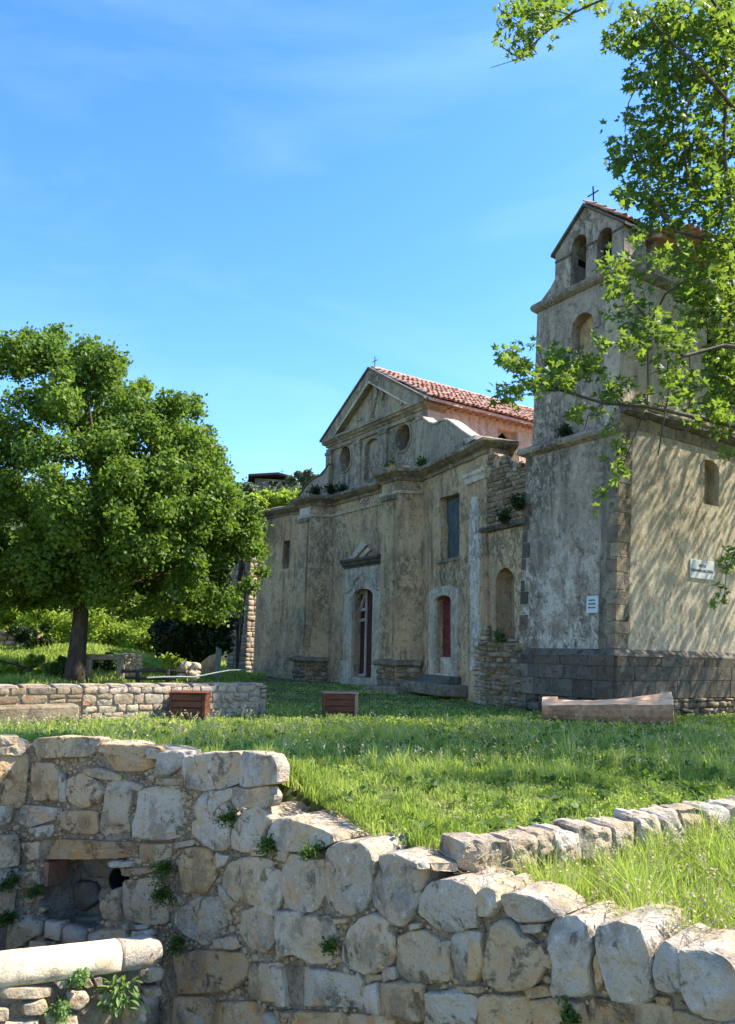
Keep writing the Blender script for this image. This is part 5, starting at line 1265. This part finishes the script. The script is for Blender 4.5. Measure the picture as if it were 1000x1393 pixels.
# crown outside the picture, which shades the lawn and the hall wall
offp = []
cl = []
while len(cl) < 620:
    q = Vector((rnd.uniform(3.0, 18), rnd.uniform(8.6, 21), rnd.uniform(3.2, 13)))
    e = ((q.x - 10.5) / 7.2) ** 2 + ((q.y - 14.4) / 6.2) ** 2 + ((q.z - 8.0) / 5.0) ** 2
    if e > 1: continue
    pp = project(q)
    if pp and pp[0] < 1075 and pp[1] > -75: continue
    if 1.0 < q.z - (q.x - 3.5) * 1.17 < 6.8 and abs(q.y - (q.x - 3.5) * .12 - 9.3) < 1.05: continue  # gap left in the unseen crown so sunlight reaches the low spray
    cl.append(q)
for q in cl:
    for _ in range(62):
        p_ = q + Vector((rnd.gauss(0, .42), rnd.gauss(0, .42), rnd.gauss(0, .30))); pp = project(p_)
        if pp and pp[0] < 1018 and pp[1] > -18: continue
        offp.append(tuple(p_))
single = rnd.sample(range(len(pos)), min(290, len(pos)))
sset = set(single); mask = np.array([i not in sset for i in range(len(pos))])
leaf_cloud('foliage', pos[mask], .145 * (.55 + .65 * npr.random(int(mask.sum()))), 'leaf_plane', pt, 'plane', .5, 'stuff')
leaf_cloud('outer_foliage', np.array(offp), .17, 'leaf_plane', pt, 'plane', .5, 'stuff')
Vp, Fp = LEAF_SHAPES['plane']
lme = []
for tv in (.15, .45, .75, .95):
    me = bpy.data.meshes.new('leaf'); me.from_pydata([Vector(v) * .155 for v in Vp], [], Fp); me.materials.append(M['leaf_plane'])
    at_ = me.attributes.new('tint', 'FLOAT', 'POINT'); at_.data.foreach_set('value', [tv] * len(Vp)); lme.append(me)
for i in single:
    o = bpy.data.objects.new('leaf', rnd.choice(lme)); COL.objects.link(o); o.parent = pt
    o.location = Vector(pos[i]) - pt.location; s_ = rnd.uniform(.75, 1.2); o.scale = (s_,) * 3
    o.rotation_euler = (rnd.gauss(0, .7), rnd.gauss(0, .7), rnd.uniform(0, 6.28))

# ------------------------------------------------------------------ shrubs behind the yard
def bush(name, label, px, py, Y, wx, wz, mat, n=9, per=420, leaf=.13, depth=1.0, group=None, cat='shrub', sq=.8):
    c = at(px, py, Y); hw, hz = wx / 1057 * Y / 2, wz / 1057 * Y / 2
    b = thing(name, label, cat, (c.x, c.y, gz(c.x, c.y)), group)
    g = Geo(); bs = Vector((c.x, c.y, gz(c.x, c.y) - .1))
    for i in range(4): g.tube([bs, bs.lerp(c, .6) + Vector((rnd.uniform(-.4, .4) * hw, 0, 0)), c + Vector((rnd.uniform(-.6, .6) * hw, rnd.uniform(-.4, .4), rnd.uniform(0, .5) * hz))], [.05, .035, .015], 5)
    g.out('stems', 'bark', b, kind='stuff')
    C_, R__, K__ = [], [], []
    for i in range(n):
        a = rnd.uniform(0, 6.28); r = rnd.random() ** .5 * .8
        C_.append((c.x + hw * r * math.cos(a), c.y + rnd.uniform(-1, 1) * depth * .8, c.z + hz * r * math.sin(a))); rad = rnd.uniform(.28, .5) * min(hw, hz, 1.6); R__.append(rad); K__.append(per)
    P, O, T_ = clumps(C_, R__, K__, sq, .4)
    leaf_cloud('foliage', P, leaf, mat, b, 'rhomb', .4, 'stuff', T_, None, O * .5)
    return b
bush('shrub', 'bright green shrub behind the stone hut at the far left edge', 15, 838, 37, 90, 56, 'leaf_bright', 14, 500, .16)
bush('shrub', 'bright green shrub just left of the tree trunk', 72, 856, 36, 80, 90, 'leaf_bright', 16, 500, .15)
bush('shrub', 'bright green leafy shrub just right of the tree trunk', 155, 850, 36, 90, 80, 'leaf_bright', 16, 500, .15)
bush('shrub', 'bright green shrub above the sunlit pillar stub', 205, 868, 35, 76, 84, 'leaf_bright', 16, 500, .14)
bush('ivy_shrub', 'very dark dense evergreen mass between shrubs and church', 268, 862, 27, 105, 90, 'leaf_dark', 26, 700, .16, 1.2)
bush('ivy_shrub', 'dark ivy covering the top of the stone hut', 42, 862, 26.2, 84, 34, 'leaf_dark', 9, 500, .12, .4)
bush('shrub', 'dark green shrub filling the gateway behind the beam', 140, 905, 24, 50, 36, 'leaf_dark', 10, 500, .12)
bush('shrub', 'low pale green undergrowth at the foot of the tree', 30, 905, 22.5, 120, 24, 'leaf_bright', 14, 300, .10, .8)
bush('shrub', 'low green undergrowth right of the grassy bank', 85, 908, 22, 34, 26, 'leaf_fern', 7, 300, .10, .5)
bush('shrub', 'small green weeds beside the loose stone heap', 232, 905, 21.8, 40, 28, 'leaf_bright', 7, 260, .10, .5)
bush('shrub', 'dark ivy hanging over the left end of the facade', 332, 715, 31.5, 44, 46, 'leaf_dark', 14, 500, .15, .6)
bush('shrub', 'yellow green shrub above the left end of the facade', 338, 690, 33, 60, 34, 'leaf_bright', 12, 450, .15, .6)
# hillside vegetation
hc_, hr_, hk_ = [], [], []
for i in range(900):
    x = rnd.uniform(-75, 14); y = rnd.uniform(44, 96)
    if i < 330: x = rnd.uniform(-14, 2); y = rnd.uniform(60, 92)
    r = rnd.uniform(.7, 1.9); hc_.append((x, y, gz(x, y) + r * .45)); hr_.append(r); hk_.append(150 if i >= 330 else 260)
P, O, T_ = clumps(hc_, hr_, hk_, .8, .5)
leaf_cloud('hillside_woodland', P, .42, 'leaf_olive', None, 'rhomb', .4, 'stuff', T_, None, O * .6)
bush('shrub', 'yellow green tree canopy on the hill below the distant house', 385, 684, 60, 90, 40, 'leaf_bright', 22, 500, .26, 2.5, cat='tree')
bush('shrub', 'grey green olive crown on the hill right of the distant house', 415, 655, 70, 60, 26, 'leaf_olive', 14, 450, .28, 2, cat='tree')
bush('shrub', 'dark grey green crown on the hill left of the distant house', 335, 675, 66, 46, 34, 'leaf_olive', 12, 450, .28, 2, cat='tree')

# ------------------------------------------------------------------ plants rooted in the masonry
def tuft(name, label, c, size, n, mat, leafname='foliage', droop=.5, shape='rhomb', leaf=.03, nrm=None, cat='plant', group=None):
    t = thing(name, label, cat, c, group); pts = []; g = Geo()
    nrm = Vector(nrm or (0, -.5, .6)).normalized()
    for i in range(n):
        d = (nrm + Vector((rnd.gauss(0, .55), rnd.gauss(0, .35), rnd.gauss(0, .45)))).normalized(); L = size * rnd.uniform(.5, 1.1)
        pr = Vector(c)
        line = [pr.copy()]
        for k in range(6):
            pr = pr + d * L / 6; d = (d + Vector((0, 0, -droop * .28))).normalized(); line.append(pr.copy())
            for _ in range(3): pts.append(tuple(pr + Vector((rnd.gauss(0, 1), rnd.gauss(0, 1), rnd.gauss(0, 1))) * leaf * .55))
        g.tube(line, .0016 + size * .004, 3)
    g.out('stems', mat, t, kind='stuff', fix=False)
    leaf_cloud(leafname, np.array(pts), leaf, mat, t, shape, .4, 'stuff')
    return t
def on_wall(px, py, d=.03):
    S, z = hitw(px, py); return wp(S, d, z)
nM = (-.6, -.6, .3)
for (px, py, sz, n, lab) in ((321, 1112, .16, 22, 'small fern tuft on the shoulder stone below the big coping block'), (376, 1146, .14, 26, 'green fern tuft in the joint behind the second coping step'),
                        (432, 1158, .13, 26, 'grassy tuft at the foot of the pointed coping stone'), (238, 1180, .18, 30, 'hanging green fern beside the large square stone near the drain, upper bunch'), (236, 1215, .18, 30, 'hanging green fern beside the large square stone near the drain, lower bunch'),
                        (250, 1282, .16, 26, 'fern growing at the end of the rounded basin coping'), (30, 1196, .18, 30, 'fern at the left edge beside the dark drain recess'), (56, 1212, .13, 22, 'small fern at the left lip of the drain recess'),
                        (18, 1245, .17, 30, 'fern drooping over the pale block at the left edge'), (456, 1284, .08, 16, 'tiny moss cushion in a joint at mid wall'), (784, 1378, .10, 18, 'small moss tuft between stones at the bottom right')):
    tuft('wall_fern', lab, on_wall(px, py), sz, n, 'leaf_fern', nrm=nM, leaf=.026, group='ferns rooted in the retaining wall')
for (px, py, sz, n, lab) in ((82, 1362, .16, 22, 'light green weed hanging on the basin wall left of the broad-leaved plant'), (106, 1322, .10, 16, 'small weed just under the lip of the rounded coping')):
    s_, z_ = BAS.hit(px, py); tuft('weed', lab, BAS.p(s_, .03, z_), sz, n, 'leaf_broad', nrm=(.4, -.7, -.1), leaf=.03)
# broad leaved plant below the coping
s_, z_ = BAS.hit(158, 1335); bc = BAS.p(s_, .04, z_)
bp = thing('broad_leaf_plant', 'leafy plant with broad light green leaves hanging from the basin wall', 'plant', bc)
LV = [(0, 0, 0), (.25, .10, .03), (.6, .15, .03), (.85, .09, -.02), (1, 0, -.08), (.85, -.09, -.02), (.6, -.15, .03), (.25, -.10, .03), (.5, 0, -.02)]
LF = [(8, 0, 1), (8, 1, 2), (8, 2, 3), (8, 3, 4), (8, 4, 5), (8, 5, 6), (8, 6, 7), (8, 7, 0)]
lms = []
for tv in (.2, .6, .95):
    me = bpy.data.meshes.new('leaf'); me.from_pydata(LV, [], LF); me.materials.append(M['leaf_broad']); a_ = me.attributes.new('tint', 'FLOAT', 'POINT'); a_.data.foreach_set('value', [tv] * 9); lms.append(me)
for i in range(210):
    o = bpy.data.objects.new('leaf', rnd.choice(lms)); COL.objects.link(o); o.parent = bp
    off = Vector((rnd.gauss(0, .075), rnd.gauss(0, .03), rnd.uniform(-.16, .03))); o.location = off
    d = Vector((off.x * 5 + rnd.gauss(0, .35), -.5 + rnd.gauss(0, .2), .15 + off.z * 4 + rnd.gauss(0, .35))).normalized(); o.rotation_euler = d.to_track_quat('X', 'Z').to_euler(); s_ = rnd.uniform(.045, .10); o.scale = (s_,) * 3
# weeds on the church
def fern_on(p, sz, n, lab, mat='leaf_dark', leaf=.07): tuft('cornice_weed', lab, p, sz, n, mat, nrm=(-.2, -.3, .9), droop=.25, leaf=leaf, cat='weed')
fern_on(FAC.p(2.35, .35, 5.85), .42, 34, 'dark green weed tuft on top of the right facade pier', 'leaf_fern')
fern_on(FAC.p(-2.6, .3, 5.85), .45, 46, 'dark bush on the cornice above the left facade pier'); fern_on(FAC.p(-2.0, -.05, 5.85), .45, 46, 'dark bush trailing along the cornice left of centre')
fern_on(FAC.p(-1.3, -.05, 5.82), .3, 26, 'smaller dark weed on the cornice left of centre'); fern_on(RBAY.p(.1, .1, 5.86), .25, 20, 'small weed where the right bay cornice meets the upper storey', 'leaf_fern')
fern_on(LINK.p(.95, .12, 3.36), .25, 22, 'weed on the ledge above the arched niche'); fern_on(LINK.p(1.6, .15, 3.6), .35, 30, 'dark weed in the angle between niche wall and tower')
fern_on(TOW.p(-1.5, .1, 5.1), .25, 26, 'dark weed on the moulded ledge of the tower'); fern_on(LINK.p(.9, .25, .35), .25, 18, 'weed growing on the broken rubble below the niche', 'leaf_fern')
g = Geo()
for i in range(240):
    p_ = FAC.p(rnd.uniform(2.2, 3.4), rnd.uniform(.1, .85), 5.8 + abs(rnd.gauss(0, .02))); q_ = p_ + Vector((rnd.gauss(0, .09), rnd.gauss(0, .06), rnd.uniform(0, .12))); g.tube([p_, q_], .006, 3)
dw = g.out('dry_grass', 'straw', None, kind='stuff', fix=False); tag(dw, 'dry straw lying on top of the right facade pier', 'dry grass')

# ------------------------------------------------------------------ grass
def grass_field(name, n, yr, gamma, hfun, wscale, mat='grass', accept=None, tintf=None):
    u = npr.random(n); y0, y1 = yr
    e = 1 - gamma; Y = (y0 ** e + u * (y1 ** e - y0 ** e)) ** (1 / e) if abs(e) > 1e-6 else y0 * (y1 / y0) ** u
    X = (npr.random(n) * 2 - 1) * (.56 * Y + .7)
    P = []; H = []; T = []
    for x, y in zip(X, Y):
        b = behind(x, y)
        if b < .26 and y < 12: continue
        kd = (x - KERB.o.x) * KERB.n.x + (y - KERB.o.y) * KERB.n.y; ks = (x - KERB.o.x) * KERB.r.x + (y - KERB.o.y) * KERB.r.y
        if -.24 < kd < .03 and ks > -.05: continue
        ld = (x - LOW.o.x) * LOW.n.x + (y - LOW.o.y) * LOW.n.y; ls = (x - LOW.o.x) * LOW.r.x + (y - LOW.o.y) * LOW.r.y
        if ls < .0 and -.55 < ld < .05: continue
        td = (x - TOW.o.x) * TOW.n.x + (y - TOW.o.y) * TOW.n.y
        if td < .17 and x > 3.3 and (x - BODY.o.x) * BODY.n.x + (y - BODY.o.y) * BODY.n.y < .17: continue
        fd = (x - FAC.o.x) * FAC.n.x + (y - FAC.o.y) * FAC.n.y
        if fd < .9 and x > -4.6 and y > 20: 
            if fd < .1: continue
        if -1.0 < ks < .0 and abs(kd - .05) < .22 + .1 * math.sin(x * 9) and npr.random() < .85: continue
        h, t = hfun(x, y, b, kd, ks)
        if h <= 0: continue
        P.append((x, y, gz(x, y, True))); H.append(h); T.append(t)
    P = np.array(P); H = np.array(H); T = np.array(T); k = len(P)
    ang = npr.random(k) * 6.283; lean = npr.normal(size=k) * .55 + .2; la = npr.random(k) * 6.283
    w_ = wscale * np.maximum(.6, P[:, 1] / 6) * npr.uniform(.7, 1.4, k)
    sx, sy = np.cos(ang) * w_, np.sin(ang) * w_; lx, ly = np.cos(la) * lean * H, np.sin(la) * lean * H
    V = np.zeros((k, 5, 3)); V[:, 0] = P + np.stack([-sx, -sy, -.02 * np.ones(k)], 1); V[:, 1] = P + np.stack([sx, sy, -.02 * np.ones(k)], 1)
    mid = P + np.stack([lx * .35, ly * .35, H * .55], 1); V[:, 2] = mid + np.stack([sx, sy, 0 * sx], 1) * .8; V[:, 3] = mid - np.stack([sx, sy, 0 * sx], 1) * .8
    V[:, 4] = P + np.stack([lx, ly, H], 1)
    me = bpy.data.meshes.new(name); me.vertices.add(k * 5); me.vertices.foreach_set('co', V.reshape(-1))
    base = (np.arange(k) * 5)[:, None]; loops = np.concatenate([base + np.array([[0, 1, 2, 3]]), base + np.array([[3, 2, 4]])], 1).reshape(-1)
    me.loops.add(len(loops)); me.loops.foreach_set('vertex_index', loops.astype(np.int32))
    st = ((np.arange(k) * 7)[:, None] + np.array([[0, 4]])).reshape(-1); tot = np.tile([4, 3], k)
    me.polygons.add(2 * k); me.polygons.foreach_set('loop_start', st.astype(np.int32)); me.polygons.foreach_set('loop_total', tot.astype(np.int32)); me.update(calc_edges=True)
    a = me.attributes.new('tint', 'FLOAT', 'POINT'); a.data.foreach_set('value', np.repeat(T, 5).astype(np.float32)); me.materials.append(M[mat])
    o = bpy.data.objects.new(name, me); link(o); o['kind'] = 'stuff'; o['label'] = name.replace('_', ' ') + ' growing on the lawn'; return o, P
def hf(x, y, b, kd, ks):
    n1 = noise.noise(Vector((x * .9, y * .9, 3))); n2 = noise.noise(Vector((x * 2.7, y * 2.7, 9)))
    t = min(1, max(0, .34 + n1 * .8 + n2 * .4 + npr.normal() * .30))
    lower = kd > 0 and ks > -.3 and y < 9
    cl_ = noise.noise(Vector((x * 6.5, y * 6.5, 13))); t = min(1, max(0, t + .25 * cl_ + (.3 if npr.random() < .12 else 0)))
    if lower: h = (.10 + .15 * max(0, min(1, .3 + n2 + .25 * ks))) * npr.uniform(.5, 1.3); t = min(1, t + .12)
    elif y > 7.8: h = (.055 + .09 * max(0, .3 + n1 + n2)) * npr.uniform(.5, 1.3)
    else: h = .035 * npr.uniform(.5, 1.8) + (.04 if b < .8 else 0) + max(0, n1 - .2) * .05
    h *= max(.35, 1 + 1.3 * cl_)
    if y > 12.5: h *= .7
    if noise.noise(Vector((x * 2.1 + 40, y * 2.1, 1))) > .20 and y < 8.3 and not lower:
        if npr.random() < .72: return 0, 0
        return h * .6, min(1, .6 + .4 * npr.random())
    if y > 17: h *= .45
    return h, t
gr, GPN = grass_field('grass', 330000, (3.6, 27), 1.55, hf, .0042)
def hf3(x, y, b, kd, ks):
    if x > -3.6 - (y - 19) * .02 or (x + 4.9) ** 2 + (y - 32.5) ** 2 < 3: return 0, 0
    n1 = noise.noise(Vector((x * .8, y * .8, 3)))
    return (.10 + .2 * max(0, n1 + .3)) * npr.uniform(.5, 1.3), min(1, max(0, .35 + n1 * .8 + npr.normal() * .3))
grass_field('yard_weeds', 90000, (17.5, 40), 1.2, hf3, .0055)
# seed heads and tall stems
def hf2(x, y, b, kd, ks):
    lower = kd > 0 and ks > .1 and y < 9
    if lower: return (.22 + .14 * npr.random(), .7 + .3 * npr.random())
    if 8.0 < y < 14 and npr.random() < .35: return (.14 + .16 * npr.random(), .5 + .5 * npr.random())
    return (0, 0)
st_, SP = grass_field('tall_grass_stems', 15000, (3.6, 17), 1.3, hf2, .0022)
sv = np.empty(len(st_.data.vertices) * 3); st_.data.vertices.foreach_get('co', sv); tips = sv.reshape(-1, 5, 3)[:, 4]
sel = tips[npr.random(len(tips)) < .55]
pts = np.concatenate([sel + [0, 0, dz] + npr.normal(size=sel.shape) * .004 for dz in (0, -.018, -.036, -.054)])
o = leaf_cloud('seed_heads', pts, .028 * np.maximum(.8, pts[:, 1] / 8), 'straw', None, 'rhomb', .1, 'stuff'); o['label'] = 'pale seed heads standing above the grass'
# flowers
fp = []
for _ in range(1900):
    y = 8.4 + 8.5 * rnd.random() ** 1.2; x = rnd.uniform(-.52, .52) * y
    if noise.noise(Vector((x * .8, y * .8, 20))) < .08: continue
    ld = (x - LOW.o.x) * LOW.n.x + (y - LOW.o.y) * LOW.n.y
    if behind(x, y) < .4 or (ld < .1 and x < -1.9): continue
    fp.append((x, y, gz(x, y) + rnd.uniform(.06, .20)))
for _ in range(80):
    S = rnd.uniform(.3, 2.6); q = KERB.p(S, rnd.uniform(.3, 1.6), 0)
    if behind(q.x, q.y) < .35: continue
    fp.append((q.x, q.y, gz(q.x, q.y) + rnd.uniform(.12, .24)))
fp = np.array(fp); o = leaf_cloud('wildflowers', fp, .024 * np.maximum(.7, fp[:, 1] / 11), 'petal', None, 'plane', .75, 'stuff'); o['label'] = 'tiny white wildflowers scattered through the grass'
# broad-leaved weeds and dead straw lying in the lawn
wp_ = []
for _ in range(420):
    y = 4 + 9 * rnd.random() ** 1.4; x = rnd.uniform(-.5, .55) * y
    kd_ = (x - KERB.o.x) * KERB.n.x + (y - KERB.o.y) * KERB.n.y
    if behind(x, y) < .4 or -.3 < kd_ < .1: continue
    for _ in range(rnd.randint(6, 16)): wp_.append((x + rnd.gauss(0, .05), y + rnd.gauss(0, .05), gz(x, y) + rnd.uniform(.02, .09)))
o = leaf_cloud('broad_weeds', np.array(wp_), .085, 'leaf_fern', None, 'rhomb', .55, 'stuff'); o['label'] = 'darker broad-leaved weeds among the grass'
sp_ = [(x, y, gz(x, y) + rnd.uniform(.015, .07)) for x, y in ((rnd.uniform(-.5, .55) * q, q) for q in (4 + 9 * rnd.random() ** 1.5 for _ in range(4000))) if behind(x, y) > .3 and noise.noise(Vector((x * 1.3, y * 1.3, 50))) > -.05]
o = leaf_cloud('dead_straw', np.array(sp_), .07, 'straw', None, 'blade', .7, 'stuff'); o['label'] = 'dead straw lying in the lawn'
# low clover leaves carpet
k = 110000; Y = 4 + 14 * npr.random(k) ** 1.9; X = (npr.random(k) * 2 - 1) * .55 * Y
keep = [(x, y, gz(x, y) + rnd.uniform(.01, .05)) for x, y in zip(X, Y) if behind(x, y) > .3 and not ((x - LOW.o.x) * LOW.n.x + (y - LOW.o.y) * LOW.n.y < .05 and x < -1.9) and not (-.24 < (x - KERB.o.x) * KERB.n.x + (y - KERB.o.y) * KERB.n.y < .03 and x > .6 and y < 9)]
keep = np.array([q for q in keep if noise.noise(Vector((q[0] * 1.5, q[1] * 1.5, 30))) > -.15])
o = leaf_cloud('clover', keep, .026 * np.maximum(.8, keep[:, 1] / 6), 'grass', None, 'rhomb', .55, 'stuff', npr.random(len(keep)) ** 1.5); o['label'] = 'low clover leaves carpeting the lawn'
# dry straw caught on the wall top
g = Geo()
for (px, py, k) in ((905, 1278, 60), (640, 1190, 50), (775, 1245, 30), (600, 1172, 40)):
    c = on_wall(px, py, -.2)
    for _ in range(k):
        a = c + Vector((rnd.gauss(0, .10), rnd.gauss(0, .08), rnd.uniform(0, .05))); g.tube([a, a + Vector((rnd.gauss(0, .06), rnd.gauss(0, .06), rnd.gauss(0, .02)))], .0018, 3)
o = g.out('dry_straw', 'straw', None, kind='stuff', fix=False); o['label'] = 'dry straw caught behind the coping stones'
